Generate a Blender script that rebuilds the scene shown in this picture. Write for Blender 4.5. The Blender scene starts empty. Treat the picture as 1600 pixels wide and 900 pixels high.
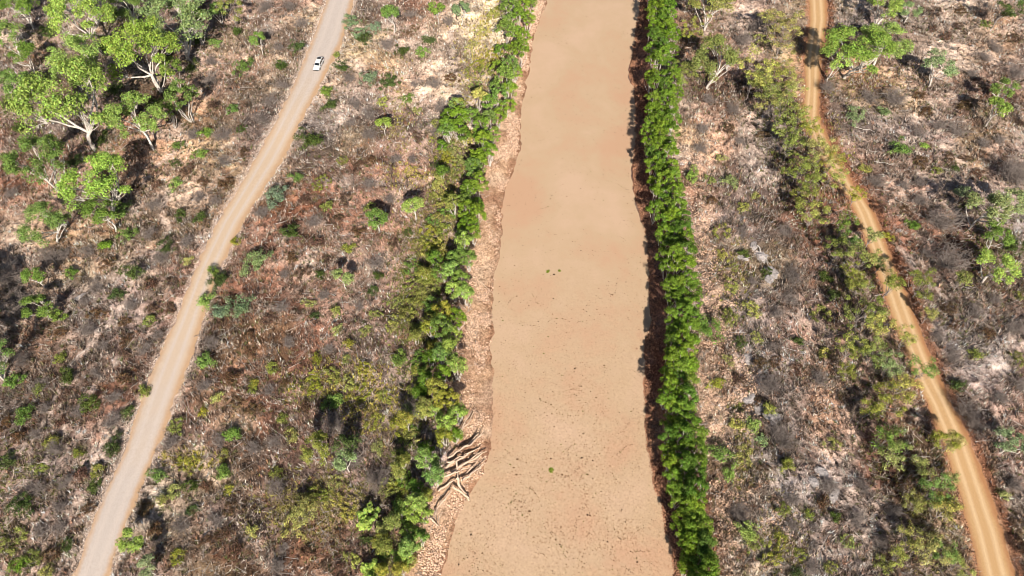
import bpy, math, random
import numpy as np
from mathutils import Vector

random.seed(7)
rng = np.random.default_rng(7)
R = math.radians
SC = bpy.context.scene
COL = SC.collection

# ------------------------------------------------------------------ camera, sky, sun
H, F, PITCH = 120.0, 1143.0, R(55)
cam = bpy.data.cameras.new('camera')
cam.sensor_width = 36; cam.lens = 36*F/1600; cam.clip_end = 6000; cam.clip_start = 0.5
camo = bpy.data.objects.new('camera', cam); COL.objects.link(camo)
camo.location = (0, 0, H); camo.rotation_euler = (R(90)-PITCH, 0, 0)
SC.camera = camo

SUN_EL, SUN_AZ = R(36), R(-7)          # azimuth in which the shadows run, from +Y
w = bpy.data.worlds.new('World'); SC.world = w; w.use_nodes = True
nt = w.node_tree; nt.nodes.clear()
sky = nt.nodes.new('ShaderNodeTexSky'); sky.sky_type = 'NISHITA'; sky.sun_disc = False
sky.sun_elevation = SUN_EL; sky.sun_rotation = R(180)+SUN_AZ
bg = nt.nodes.new('ShaderNodeBackground'); bg.inputs['Strength'].default_value = 0.05
wo = nt.nodes.new('ShaderNodeOutputWorld')
nt.links.new(sky.outputs[0], bg.inputs[0]); nt.links.new(bg.outputs[0], wo.inputs[0])
sun = bpy.data.lights.new('sun', 'SUN'); sun.energy = 5.0; sun.angle = R(0.5); sun.color = (1.0, 0.935, 0.83)
suno = bpy.data.objects.new('sun', sun); COL.objects.link(suno)
sd = Vector((math.sin(SUN_AZ)*math.cos(SUN_EL), math.cos(SUN_AZ)*math.cos(SUN_EL), -math.sin(SUN_EL)))
suno.rotation_euler = sd.to_track_quat('-Z', 'Y').to_euler(); suno.location = (0, -60, 160)
SC.view_settings.view_transform = 'Standard'; SC.view_settings.look = 'None'
SC.view_settings.exposure = 0.74; SC.view_settings.gamma = 1
SC.cycles.filter_width = .9; SC.render.filter_size = .9; SC.cycles.max_bounces = 4; SC.cycles.diffuse_bounces = 1; SC.cycles.transparent_max_bounces = 4

# ------------------------------------------------------------------ pixel of the photograph <-> ground
cp, sp = math.cos(PITCH), math.sin(PITCH)
def at(px, py, z=0.0):
    px = np.asarray(px, float); py = np.asarray(py, float)
    u = (px-800)/F; v = (450-py)/F
    dy = cp+v*sp; dz = -sp+v*cp
    t = (z-H)/dz
    return u*t, dy*t
def depth_at(py, z=0.0):
    v = (450-py)/F
    return (z-H)/(-sp+v*cp)
def proj(x, y, z=0.0):
    yy = y*cp-(z-H)*sp; vv = y*sp+(z-H)*cp
    return 800+F*x/yy, 450-F*vv/yy

# ------------------------------------------------------------------ noise
def _h(i, j, s):
    n = (i*374761393+j*668265263+s*1274126177) & 0xffffffff
    n = ((n ^ (n >> 13))*1274126177) & 0xffffffff
    return ((n ^ (n >> 16)) & 0xffff)/65535.0
def vnoise(x, y, s=0):
    xi = np.floor(x).astype(np.int64); yi = np.floor(y).astype(np.int64)
    fx = x-xi; fy = y-yi
    fx = fx*fx*(3-2*fx); fy = fy*fy*(3-2*fy)
    a = _h(xi, yi, s); b = _h(xi+1, yi, s); c = _h(xi, yi+1, s); d = _h(xi+1, yi+1, s)
    return (a*(1-fx)+b*fx)*(1-fy)+(c*(1-fx)+d*fx)*fy-0.5
def fbm(x, y, wl, s=0, o=4, g=0.5):
    t = 0; a = 1.0
    for k in range(o):
        t = t+a*vnoise(x/wl*(2**k)+17.3*k, y/wl*(2**k)-9.1*k, s+k); a *= g
    return t
def sstep(a, b, x):
    t = np.clip((x-a)/(b-a), 0, 1); return t*t*(3-2*t)

# ------------------------------------------------------------------ edges of river and roads, in world metres
WZ = -3.0
def edge(pts, z, slope_top=0.0, slope_bot=0.0):
    py = np.array([p[0] for p in pts], float); px = np.array([p[1] for p in pts], float)
    x, y = at(px, py, z)
    o = np.argsort(y); x = x[o]; y = y[o]
    x = np.r_[x[0]+slope_bot*400, x, x[-1]+slope_top*3000]; y = np.r_[y[0]-400, y, y[-1]+3000]
    return lambda q: np.interp(q, y, x)
riv_l = edge([(0,855),(33,843),(67,833),(133,822),(167,816),(233,812),(270,800),(300,788),(360,782),(400,779),(450,771),(500,770),(550,768),(600,770),(660,770),(700,767),(740,756),(770,738),(800,722),(850,704),(900,688)], WZ, .05, 0)
riv_r = edge([(0,1000),(50,992),(100,986),(120,984),(140,992),(200,993),(233,990),(267,990),(300,991),(330,1000),(360,1008),(400,1011),(450,1014),(500,1018),(520,1009),(560,1008),(600,1006),(650,1008),(700,1011),(750,1019),(800,1034),(850,1045),(900,1053)], WZ, .05, 0)
rd_l = edge([(0,512),(67,487),(133,460),(200,427),(250,398),(300,370),(350,340),(400,316),(433,302),(500,276),(550,253),(600,232),(700,198),(767,166),(833,140),(900,117)], 0, .3, -.3)
rd_r = edge([(0,553),(67,536),(133,501),(200,466),(250,442),(300,411),(350,379),(400,356),(433,340),(500,318),(550,303),(600,285),(700,248),(767,219),(833,195),(900,170)], 0, .3, -.3)
tr_l = edge([(0,1263),(33,1265),(93,1256),(133,1258),(183,1254),(233,1272),(290,1305),(310,1325),(333,1335),(400,1360),(450,1377),(500,1393),(550,1413),(600,1429),(633,1447),(700,1473),(767,1495),(833,1513),(900,1529)], 0, .05, .1)
tr_r = edge([(0,1291),(33,1293),(93,1284),(133,1281),(183,1280),(233,1300),(290,1334),(310,1349),(333,1365),(400,1391),(450,1412),(500,1430),(550,1448),(600,1470),(633,1486),(700,1519),(767,1543),(833,1567),(900,1584)], 0, .05, .1)

GULLY = [((648,135),(640,160),(652,200),(668,240),(655,285)), ((700,60),(690,100),(670,130)), ((598,232),(640,262),(668,262)),
         ((610,250),(625,285)), ((1120,200),(1130,240),(1150,290)), ((1175,380),(1195,410),(1210,440)), ((1160,640),(1180,665),(1200,700)),
         ((100,470),(180,430),(240,390),(270,330)), ((660,290),(672,230),(690,200)), ((1165,560),(1190,600),(1175,640))]
def seg_dist(x, y, pts):
    d = np.full(np.shape(x), 1e9)
    for (a, b) in zip(pts[:-1], pts[1:]):
        ax, ay = at(*a); bx, by = at(*b)
        L = (bx-ax)**2+(by-ay)**2
        t = np.clip(((x-ax)*(bx-ax)+(y-ay)*(by-ay))/L, 0, 1)
        d = np.minimum(d, np.hypot(x-ax-t*(bx-ax), y-ay-t*(by-ay)))
    return d
def road_gap(x, y):                                                # metres outside the nearest carriageway (negative inside)
    a = np.maximum(rd_l(y)-x, x-rd_r(y)); b = np.maximum(tr_l(y)-x, x-tr_r(y))
    return a*0.9, b*0.9
def smooth_z(x, y):
    nb = fbm(x, y, 7, 31, 3)*1.3
    dr = x-riv_r(y)+nb*.8+fbm(x, y, 1.6, 38, 2)*.7; dl = riv_l(y)-x+nb*.55+fbm(x, y, 1.6, 37, 2)*.7
    z = 0.9*fbm(x, y, 60, 3, 3)
    zr = WZ+.15+(3.1)*sstep(0.3, 4.8, dr)+.3*sstep(0, .5, dr)-.15
    zl = WZ+1.2*sstep(-.2, 4.2, dl)+1.8*sstep(3.6, 9, dl)
    zw = WZ-np.clip(np.minimum(-dr, -dl)*.3, 0, 1.2)
    k = sstep(8, 25, np.maximum(dr, dl))
    zz = np.where((dr < 0) & (dl < 0), zw, np.where(dr >= 0, zr, zl))
    return zz+z*k
def ground_z(x, y, fine=True):
    x = np.asarray(x, float); y = np.asarray(y, float)
    z = smooth_z(x, y)
    a, b = road_gap(x, y)
    out = sstep(.1, 1.6, np.minimum(a, b))
    land = sstep(0, 1.5, np.maximum(x-riv_r(y), riv_l(y)-x))
    tr_bank = sstep(.1, .9, x-tr_r(y))*(1-sstep(2.5, 9, x-tr_r(y)))*.55      # cut bank on the right of the track
    z = z+tr_bank
    if fine:
        n = fbm(x, y, 5, 50, 2)*.7+fbm(x, y, 1.7, 60, 1)*.6+fbm(x, y, .9, 70, 1)*.42
        n = np.abs(n+.05)*1.45-.15
        calm = .25+.75*sstep(3, 8, np.where(x < (riv_l(y)+riv_r(y))/2, riv_l(y)-x, 99.0))
        z = z+n*out*land*calm
        g = 0
        m = (y > 20) & (y < 210)
        wx = x+fbm(x, y, 3, 80, 2)*2.6; wy = y+fbm(x, y, 3, 90, 2)*2.6
        for pts in GULLY:
            g = np.maximum(g, 1-sstep(.25, 1.5, seg_dist(wx, wy, pts)))
        z = z-g*1.0*out*land
    return z

# ------------------------------------------------------------------ soil colours (albedo)
PINK = (.245, .165, .130); PALE = (.47, .36, .285); RED = (.20, .083, .048); ORANGE = (.42, .225, .12); GREY = (.26, .225, .21)
SAND = (.55, .44, .29); DARKR = (.14, .055, .032); STONE = (.44, .265, .175)
ZONES = [  # px, py, rx, ry, colour, weight
 (440,320,90,45,RED,.7),(400,520,75,70,RED,.55),(330,590,50,40,RED,.5),(600,260,60,60,RED,.6),(490,640,50,40,PINK,.5),(470,850,110,60,DARKR,.8),(620,780,60,60,DARKR,.55),
 (300,180,40,60,ORANGE,.5),(250,260,60,40,ORANGE,.4),(60,540,60,40,ORANGE,.5),(80,370,60,30,ORANGE,.45),(1565,60,50,35,ORANGE,.6),(1340,120,50,40,ORANGE,.35),
 (1265,380,32,80,RED,.65),(1285,600,35,90,STONE,.45),(1280,660,25,60,ORANGE,.5),(1110,250,35,70,STONE,.8),(1105,400,35,60,STONE,.7),(1115,600,35,90,STONE,.85),(1130,790,30,80,STONE,.7),
 (1130,30,50,40,PALE,.6),(1090,60,25,40,ORANGE,.5),(1180,90,40,60,PALE,.3),(740,60,55,80,SAND,.85),(700,90,50,60,PALE,.8),(740,200,40,60,PALE,.5),(700,330,40,60,SAND,.3),
 (1480,45,60,60,PALE,.85),(1450,110,40,40,PALE,.5),(1520,530,90,80,GREY,.9),(1550,780,70,110,GREY,.45),(1190,240,40,60,GREY,.8),(1210,560,50,80,GREY,.6),(1200,700,50,60,GREY,.85),(1310,800,70,90,GREY,.45),
 (1170,560,30,60,GREY,.9),(1150,340,40,50,GREY,.6),(180,500,90,60,GREY,.5),(300,30,120,60,PALE,.25),(400,60,60,80,PALE,.45),(20,380,40,50,PALE,.5),(450,180,60,60,PINK,.4),(230,800,80,90,GREY,.45),
 (470,150,60,70,GREY,.35),(640,300,50,60,PINK,.5),(600,420,70,60,PALE,.3),(680,530,50,60,RED,.45),(690,430,25,60,ORANGE,.6),(700,620,30,60,RED,.5),(560,720,60,60,RED,.35),(280,300,50,60,PALE,.45),
 (540,80,40,60,SAND,.4),(1380,230,70,60,PINK,.5),(1560,280,40,50,ORANGE,.3),(150,20,100,40,GREY,.3),(440,760,40,60,GREY,.4),(370,780,90,50,GREY,.35),(600,560,60,50,PINK,.4)]
TRAILS = [((285,470),(215,540),(170,580),(120,650),(85,700),(30,790),(-20,860)), ((225,425),(180,490),(100,600),(60,680),(0,740)), ((262,300),(255,330),(262,360),(240,410)), ((1398,385),(1425,420),(1460,455),(1490,480)),
          ((1452,495),(1458,540),(1475,600),(1500,680)), ((700,40),(705,100),(720,160),(745,190)), ((300,215),(250,255),(225,290)), ((1150,560),(1170,640),(1180,700)), ((560,60),(600,70),(640,40))]
def trail(x, y):
    wx = x+fbm(x, y, 4, 400, 2)*1.6; d = np.full(np.shape(x), 99.0)
    for p_ in TRAILS: d = np.minimum(d, seg_dist(wx, y, p_))
    return 1-sstep(.3, 1.0, d)
def soil(x, y):
    x = np.asarray(x, float); y = np.asarray(y, float)
    z0 = np.zeros_like(x)
    px, py = proj(x, np.maximum(y, 5), z0)
    px = px+fbm(x, y, 9, 120, 3)*45; py = py+fbm(x, y, 9, 130, 3)*45
    c = np.empty(x.shape+(3,)); c[:] = PINK
    n0 = fbm(x, y, 22, 100, 4)
    def mix(col, wt):
        c[:] = c*(1-wt[..., None])+np.array(col)*wt[..., None]
    mix(RED, np.clip(n0*1.9-.05, 0, .7)); mix(GREY, np.clip(-n0*2.0-.05, 0, .8)); mix((.40,.29,.16), np.clip(fbm(x, y, 18, 105, 3)*2-.25, 0, .6))
    mix(PALE, np.clip(fbm(x, y, 6, 140, 3)*1.6-.25, 0, .6)); mix(RED, np.clip(fbm(x, y, 4, 150, 3)*1.8-.45, 0, .5))
    for (a, b, rx, ry, col, wt) in ZONES:
        q = ((px-a)/rx)**2+((py-b)/ry)**2
        mix(col, wt*np.exp(-q*.9))
    c *= (1+np.clip(fbm(x, y, 11, 190, 3)*1.3, -.5, .55))[..., None]; c *= (1+np.clip(fbm(x, y, 3, 195, 2)*1.0, -.4, .4))[..., None]
    mix((.55, .43, .36), .6*trail(x, y)); mix((.52, .40, .33), .6*sstep(.28, .45, fbm(x, y, 8, 197, 3)))
    a, b = road_gap(x, y)
    mix(PALE, .7*(1-sstep(0, 1.6, np.abs(a)+fbm(x, y, 2, 160, 2)*1.5)))
    mix(ORANGE, .7*(1-sstep(0.2, 2.2, np.abs(b)+fbm(x, y, 2, 170, 2)*1.5)))
    mix(RED, .75*sstep(.0, .4, x-tr_r(y))*(1-sstep(.9, 2.4, x-tr_r(y))))
    dl = riv_l(y)-x; dr = x-riv_r(y)
    mix((.47,.30,.19), .9*sstep(-1, 0, dl)*(1-sstep(5.5, 8, dl+fbm(x, y, 3, 180, 2)*2)))
    mix((.24,.12,.07), .8*sstep(-1, 0, dl)*(1-sstep(.3, 2.0, dl+fbm(x, y, 2, 185, 2)*2)))
    mix((.25,.13,.08), .8*np.clip(fbm(x, y, 5, 188, 3)*2.2, 0, 1)*sstep(-1, 0, dl)*(1-sstep(5, 7, dl)))
    mix((.52,.37,.26), .8*np.clip(fbm(x, y, 4, 189, 3)*2.2, 0, 1)*sstep(-1, 0, dl)*(1-sstep(4, 6, dl)))
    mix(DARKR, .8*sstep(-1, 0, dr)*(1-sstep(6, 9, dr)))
    return c

# ------------------------------------------------------------------ mesh helpers
def link(name, me, parent=None, mat=None):
    o = bpy.data.objects.new(name, me); COL.objects.link(o)
    if parent: o.parent = parent
    if mat: me.materials.append(mat)
    return o
def mesh_np(name, V, faces_flat, nper, col=None, smooth=False):
    me = bpy.data.meshes.new(name)
    V = np.asarray(V, np.float32).reshape(-1, 3); ff = np.asarray(faces_flat, np.int32).ravel()
    nf = len(ff)//nper
    me.vertices.add(len(V)); me.vertices.foreach_set('co', V.ravel())
    me.loops.add(len(ff)); me.loops.foreach_set('vertex_index', ff)
    me.polygons.add(nf); me.polygons.foreach_set('loop_start', np.arange(0, nf*nper, nper, dtype=np.int32))
    me.polygons.foreach_set('loop_total', np.full(nf, nper, np.int32))
    if smooth: me.polygons.foreach_set('use_smooth', np.ones(nf, bool))
    me.update(calc_edges=True)
    if col is not None:
        c = np.ones((len(V), 4), np.float32); c[:, :3] = col
        at_ = me.color_attributes.new('col', 'FLOAT_COLOR', 'POINT'); at_.data.foreach_set('color', c.ravel())
    return me
def tubes(segs, n=5):
    """segs: list of (points, radii) -> verts, quads"""
    V = []; Q = []
    for pts, rad in segs:
        b0 = len(V)
        for i, p in enumerate(pts):
            p = Vector(p); d = (Vector(pts[min(i+1, len(pts)-1)])-Vector(pts[max(i-1, 0)]))
            if d.length < 1e-6: d = Vector((0, 0, 1))
            d.normalize(); s = d.cross(Vector((.3, .2, 1)) if abs(d.z) < .9 else Vector((1, .2, 0))).normalized(); t = d.cross(s)
            for k in range(n):
                a = 2*math.pi*k/n
                V.append(tuple(p+(s*math.cos(a)+t*math.sin(a))*rad[i]))
        for i in range(len(pts)-1):
            for k in range(n):
                a = b0+i*n+k; b = b0+i*n+(k+1) % n
                Q += [a, b, b+n, a+n]
        # end cap as a quad fan
        if n >= 4:
            e = b0+(len(pts)-1)*n
            for base in (b0, e):
                for k in range(1, n-2, 2): Q += [base, base+k, base+k+1, base+k+2]
    return np.array(V), Q

def new_mat(name, rough=.9, spec=.2):
    m = bpy.data.materials.new(name); m.use_nodes = True
    b = m.node_tree.nodes['Principled BSDF']; b.inputs['Roughness'].default_value = rough
    b.inputs['Specular IOR Level'].default_value = spec
    return m, m.node_tree, b
def N(t, k, **kw):
    n = t.nodes.new(k)
    for a, v in kw.items(): setattr(n, a, v)
    return n
def noise(t, scale, detail=4, rough=.6, dist=0, coord=None, dim='3D'):
    n = N(t, 'ShaderNodeTexNoise'); n.inputs['Scale'].default_value = scale; n.inputs['Detail'].default_value = detail
    n.inputs['Roughness'].default_value = rough; n.inputs['Distortion'].default_value = dist
    if coord is not None: t.links.new(coord, n.inputs['Vector'])
    return n
def ramp(t, src, stops):
    r = N(t, 'ShaderNodeValToRGB'); e = r.color_ramp.elements
    while len(e) < len(stops): e.new(.5)
    for i, (p, c) in enumerate(stops):
        e[i].position = p; e[i].color = (*c, 1) if len(c) == 3 else c
    t.links.new(src, r.inputs[0]); return r
def mixc(t, a, b, fac, mode='MULTIPLY'):
    m = N(t, 'ShaderNodeMix', data_type='RGBA', blend_type=mode)
    for s, v in ((0, fac), (6, a), (7, b)):
        if hasattr(v, 'links') or isinstance(v, bpy.types.NodeSocket): t.links.new(v, m.inputs[s])
        else: m.inputs[s].default_value = v if s == 0 else (*v, 1)
    return m.outputs[2]
def bump(t, b, src, strength, dist):
    n = N(t, 'ShaderNodeBump'); n.inputs['Strength'].default_value = strength; n.inputs['Distance'].default_value = dist
    t.links.new(src, n.inputs['Height']); t.links.new(n.outputs[0], b.inputs['Normal'])

# ground
m_ground, t, b = new_mat('soil_material', 1, .05)
geo = N(t, 'ShaderNodeNewGeometry'); ca = N(t, 'ShaderNodeAttribute', attribute_name='col')
n1 = noise(t, 1.6, 6, .72, .6, geo.outputs['Position']); n2 = noise(t, 5.5, 4, .7, .3, geo.outputs['Position'])
r1 = ramp(t, n1.outputs['Fac'], [(.32, (.34, .28, .25)), (.5, (1, 1, 1)), (.68, (1.5, 1.52, 1.55))])
r2 = ramp(t, n2.outputs['Fac'], [(.36, (.33, .28, .26)), (.5, (1, 1, 1)), (.66, (1.5, 1.5, 1.5))])
c = mixc(t, ca.outputs['Color'], r1.outputs[0], 1.0); c = mixc(t, c, r2.outputs[0], .85)
t.links.new(c, b.inputs['Base Color']); bump(t, b, n2.outputs['Fac'], .8, .12)

# attribute coloured material (grass, stones, litter)
def attr_mat(name, rough=.95, trans=0.0, objcol=False):
    m, t, b = new_mat(name, rough, .1)
    ca = N(t, 'ShaderNodeAttribute', attribute_name='col'); src = ca.outputs['Color']
    if objcol:
        oi = N(t, 'ShaderNodeObjectInfo'); src = mixc(t, src, oi.outputs['Color'], 1.0)
    t.links.new(src, b.inputs['Base Color'])
    if trans:
        tr = N(t, 'ShaderNodeBsdfTranslucent'); mx = N(t, 'ShaderNodeMixShader'); mx.inputs[0].default_value = trans
        t.links.new(src, tr.inputs['Color']); t.links.new(b.outputs[0], mx.inputs[1]); t.links.new(tr.outputs[0], mx.inputs[2])
        t.links.new(mx.outputs[0], t.nodes['Material Output'].inputs[0])
    return m
m_dry = attr_mat('dry_grass_material'); m_leaf = attr_mat('leaf_material', .55, .25, True); m_stone = attr_mat('stone_material', .9)

def bark_mat(name, a, b_, sc=4):
    m, t, b = new_mat(name, .9, .1); tc = N(t, 'ShaderNodeTexCoord')
    n = noise(t, sc, 5, .7, 1, tc.outputs['Object']); r = ramp(t, n.outputs['Fac'], [(.3, a), (.65, b_)])
    t.links.new(r.outputs[0], b.inputs['Base Color']); return m
m_bark = bark_mat('pale_bark_material', (.30, .25, .21), (.66, .60, .54))
m_barkd = bark_mat('brown_bark_material', (.09, .065, .05), (.24, .18, .14))
m_twig = bark_mat('grey_twig_material', (.13, .105, .09), (.34, .28, .25))
m_drift = bark_mat('driftwood_material', (.40, .27, .19), (.66, .50, .38), 3)

# ------------------------------------------------------------------ ground sheet
def axis(lo, hi, step, far, g=1.35):
    a = np.arange(lo, hi+step, step)
    left = []; s = step*2; p = lo
    while p > -far: p -= s; left.append(p); s *= g
    right = []; s = step*2; p = a[-1]
    while p < far: p += s; right.append(p); s *= g
    return np.r_[left[::-1], a, right]
gx = axis(-150, 150, .42, 3500); gy = axis(22, 190, .42, 3500)
X, Y = np.meshgrid(gx, gy); Z = ground_z(X, Y)
nx, ny = len(gx), len(gy)
ii = (np.arange(ny-1)[:, None]*nx+np.arange(nx-1)[None, :]).ravel()
me = mesh_np('ground', np.stack([X, Y, Z], -1), np.stack([ii, ii+1, ii+nx+1, ii+nx], 1), 4, soil(X, Y).reshape(-1, 3), True)
g = link('ground', me, mat=m_ground); g['kind'] = 'structure'

# ------------------------------------------------------------------ strips: river water, gravel road, dirt track
def strip(name, fl, fr, ys, nacross, zf, mat, edge_noise=0, grow=0):
    T = np.linspace(0, 1, nacross)
    YY = np.repeat(ys[:, None], nacross, 1)
    L = fl(ys)-grow+fbm(ys, ys*0+3, 1.8, 200, 3)*edge_noise; Rr = fr(ys)+grow+fbm(ys, ys*0+9, 1.8, 210, 3)*edge_noise
    XX = L[:, None]*(1-T)+Rr[:, None]*T
    ZZ = zf(XX, YY, np.broadcast_to(T, XX.shape))
    l0 = (fl(ys)-grow)[:, None]; r0 = (fr(ys)+grow)[:, None]; uv = np.stack([np.clip((XX-l0)/(r0-l0), 0, 1), YY*0, YY*0], -1).reshape(-1, 3)
    n = nacross; k = (np.arange(len(ys)-1)[:, None]*n+np.arange(n-1)[None, :]).ravel()
    me = mesh_np(name, np.stack([XX, YY, ZZ], -1), np.stack([k, k+1, k+n+1, k+n], 1), 4, uv, True)
    o = link(name, me, mat=mat); o['kind'] = 'structure'; return o
ysw = np.r_[np.linspace(-300, 20, 30), np.arange(21, 200, .5), np.geomspace(205, 2900, 60)]
m_water, t, b = new_mat('muddy_water_material', .5, .12)
geo = N(t, 'ShaderNodeNewGeometry'); P = geo.outputs['Position']
sep = N(t, 'ShaderNodeSeparateXYZ'); t.links.new(P, sep.inputs[0])
n1 = noise(t, .05, 5, .65, .2, P); n2 = noise(t, 2.6, 6, .78, .8, P); n3 = noise(t, .35, 4, .65, 1.5, P)
r1 = ramp(t, n1.outputs['Fac'], [(.36, (.45, .28, .18)), (.5, (.445, .31, .20)), (.64, (.48, .33, .225))])
r2 = ramp(t, n2.outputs['Fac'], [(.36, (.52, .42, .35)), (.46, (.94, .93, .91)), (.55, (1.08, 1.08, 1.06)), (.66, (1.22, 1.22, 1.2))])
mr = N(t, 'ShaderNodeMapRange'); t.links.new(sep.outputs[1], mr.inputs[0])     # scum thickens toward the near reach
mr.inputs[1].default_value = 100; mr.inputs[2].default_value = 38; mr.inputs[3].default_value = .05; mr.inputs[4].default_value = 1.0
mm = N(t, 'ShaderNodeMath', operation='MULTIPLY'); t.links.new(mr.outputs[0], mm.inputs[0])
r3 = ramp(t, n3.outputs['Fac'], [(.35, (.25,)*3), (.6, (1,)*3)]); t.links.new(r3.outputs[0], mm.inputs[1])
c = mixc(t, r1.outputs[0], r2.outputs[0], mm.outputs[0]); t.links.new(c, b.inputs['Base Color'])
bump(t, b, n2.outputs['Fac'], .35, .06)
strip('river_water', riv_l, riv_r, ysw, 6, lambda x, y, T: x*0+WZ-.02, m_water, 0, 2.5)

def road_mat(name, ca_, cb, cedge, ctr):
    m, t, b = new_mat(name, .95, .1)
    geo = N(t, 'ShaderNodeNewGeometry'); P = geo.outputs['Position']; a = N(t, 'ShaderNodeAttribute', attribute_name='col')
    n1 = noise(t, .12, 3, .6, .5, P); n2 = noise(t, 6, 4, .7, .2, P); n3 = noise(t, .6, 4, .7, .5, P)
    sy = N(t, 'ShaderNodeSeparateXYZ'); t.links.new(P, sy.inputs[0]); mp = N(t, 'ShaderNodeMapRange'); t.links.new(sy.outputs[1], mp.inputs[0])
    mp.inputs[1].default_value = 30; mp.inputs[2].default_value = 180                       # the surfacing changes along the road
    ad0 = N(t, 'ShaderNodeMath', operation='MULTIPLY_ADD'); t.links.new(n1.outputs['Fac'], ad0.inputs[0]); ad0.inputs[1].default_value = .2; t.links.new(mp.outputs[0], ad0.inputs[2])
    base = ramp(t, ad0.outputs[0], [(.18, ca_), (.42, cb), (.72, cb), (.95, ca_)]).outputs[0]
    s = N(t, 'ShaderNodeSeparateColor'); t.links.new(a.outputs['Color'], s.inputs[0])
    ad = N(t, 'ShaderNodeMath', operation='MULTIPLY_ADD'); t.links.new(n3.outputs['Fac'], ad.inputs[0]); ad.inputs[1].default_value = .16
    t.links.new(s.outputs[0], ad.inputs[2])
    w_ = (1, 1, 1); k = (0, 0, 0)
    er = ramp(t, ad.outputs[0], [(.08, w_), (.24, k), (.5, k), (.86, k), (1.0, w_)]).outputs[0]
    ad2 = N(t, 'ShaderNodeMath', operation='MULTIPLY_ADD'); t.links.new(n3.outputs['Fac'], ad2.inputs[0]); ad2.inputs[1].default_value = .04; t.links.new(s.outputs[0], ad2.inputs[2])
    tk = ramp(t, ad2.outputs[0], [(.2, k), (.32, w_), (.42, k), (.56, k), (.68, w_), (.8, k)]).outputs[0]   # wheel tracks worn into the surface
    c = mixc(t, base, cedge, er, 'MIX'); 
    c2 = mixc(t, c, ctr, 0.0, 'MIX')
    mk = N(t, 'ShaderNodeMath', operation='MULTIPLY'); t.links.new(tk, mk.inputs[0]); mk.inputs[1].default_value = .8
    c2 = mixc(t, c, ctr, mk.outputs[0], 'MIX')
    r2 = ramp(t, n2.outputs['Fac'], [(.35, (.78, .76, .75)), (.6, (1.08, 1.08, 1.08))]).outputs[0]
    c3 = mixc(t, c2, r2, .8); t.links.new(c3, b.inputs['Base Color']); bump(t, b, n2.outputs['Fac'], .3, .04)
    return m
ysr = np.r_[np.linspace(-300, 20, 30), np.arange(21, 200, .45), np.geomspace(205, 2900, 60)]
m_road = road_mat('gravel_material', (.46, .39, .345), (.50, .375, .27), (.45, .29, .175), (.50, .42, .37))
m_track = road_mat('dirt_track_material', (.46, .285, .14), (.48, .30, .15), (.36, .18, .085), (.60, .43, .26))
def road_z(x, y, T): return smooth_z(x, y)+.05+.05*np.sin(T*np.pi)
strip('gravel_road', rd_l, rd_r, ysr, 9, road_z, m_road, .9, 0)
strip('dirt_track', tr_l, tr_r, ysr, 9, road_z, m_track, .7, 0)

# ------------------------------------------------------------------ scattered stuff
def scatter(n, dens=None):
    """random ground points over the visible fan with a margin"""
    py = rng.uniform(-60, 960, n*3); px = rng.uniform(-120, 1720, n*3)
    keep = rng.uniform(0, 1, n*3) < (depth_at(py)/depth_at(-60))**2*1.0/np.clip(np.sin(PITCH-np.arctan((450-py)/F))/.5, 1, 9)**.0
    px, py = px[keep], py[keep]
    x, y = at(px, py)
    return x[:n], y[:n]
def blades(x, y, z, nb, hmin, hmax, wid, lean, col, jit, comb=None):
    n = len(x); M = n*nb
    X = np.repeat(x, nb); Y_ = np.repeat(y, nb); Z_ = np.repeat(z, nb); C_ = np.repeat(col, nb, 0)
    h = rng.uniform(hmin, hmax, M); a = rng.uniform(0, 2*np.pi, M) if comb is None else np.repeat(comb, nb)+rng.normal(0, .55, M)+np.pi*rng.integers(0, 2, M); ln = rng.uniform(.2, 1, M)*lean
    dx, dy = np.cos(a), np.sin(a); wv = wid*rng.uniform(.6, 1.4, M)
    V = np.empty((M, 3, 3))
    V[:, 0] = np.stack([X-dy*wv+dx*.04, Y_+dx*wv+dy*.04, Z_], 1); V[:, 1] = np.stack([X+dy*wv+dx*.04, Y_-dx*wv+dy*.04, Z_], 1)
    V[:, 2] = np.stack([X+dx*ln*h, Y_+dy*ln*h, Z_+h*np.sqrt(np.clip(1-(ln*.8)**2, .08, 1))], 1)
    C_ = C_*(1+rng.normal(0, jit, (M, 1)))
    return V.reshape(-1, 3), np.arange(M*3), np.clip(np.repeat(C_, 3, 0), .01, .8)

def offroad(x, y, gap=.25):
    a, b = road_gap(x, y); return (np.minimum(a, b)+fbm(x, y, 1.5, 7, 2)*.8 > gap)
# dry grass
x, y = scatter(150000)
dl = riv_l(y)-x; dr = x-riv_r(y)
ok = offroad(x, y) & ((dl > 6.5) | (dr > 5)) & (vnoise(x/3.1, y/3.1, 5)+vnoise(x/.9, y/.9, 6)*.6+rng.uniform(-.4, .6, len(x)) > -.25)
sc = soil(x, y); bright = sc.mean(1)
ok &= rng.uniform(0, 1, len(x)) < np.where(bright > .36, .5, 1); ok &= trail(x, y) < .4
x, y, sc = x[ok], y[ok], sc[ok]
straw = np.array([(.56,.46,.38), (.40,.30,.24), (.22,.145,.11), (.68,.60,.53), (.32,.15,.085), (.09,.06,.045)])[rng.choice(6, len(x), p=[.22,.17,.2,.14,.12,.15])]
cc = straw*.58+sc*.58
cc = cc*(1+np.clip(vnoise(x/.95, y/.95, 333)*1.9, -.75, 1.0))[:, None]; cc[:] = np.clip(cc, .015, .6)
comb = fbm(x, y, 16, 500, 2)*3.2+1.3
V, Fc, C_ = blades(x, y, ground_z(x, y)-.03, 7, .3, .85, .05, 1.15, cc, .2, comb)
o = link('dry_grass', mesh_np('dry_grass', V, Fc, 3, C_), mat=m_dry); o['kind'] = 'stuff'; o['label'] = 'dry straw and grey grass tufts covering the ground'; o['category'] = 'grass'

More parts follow.
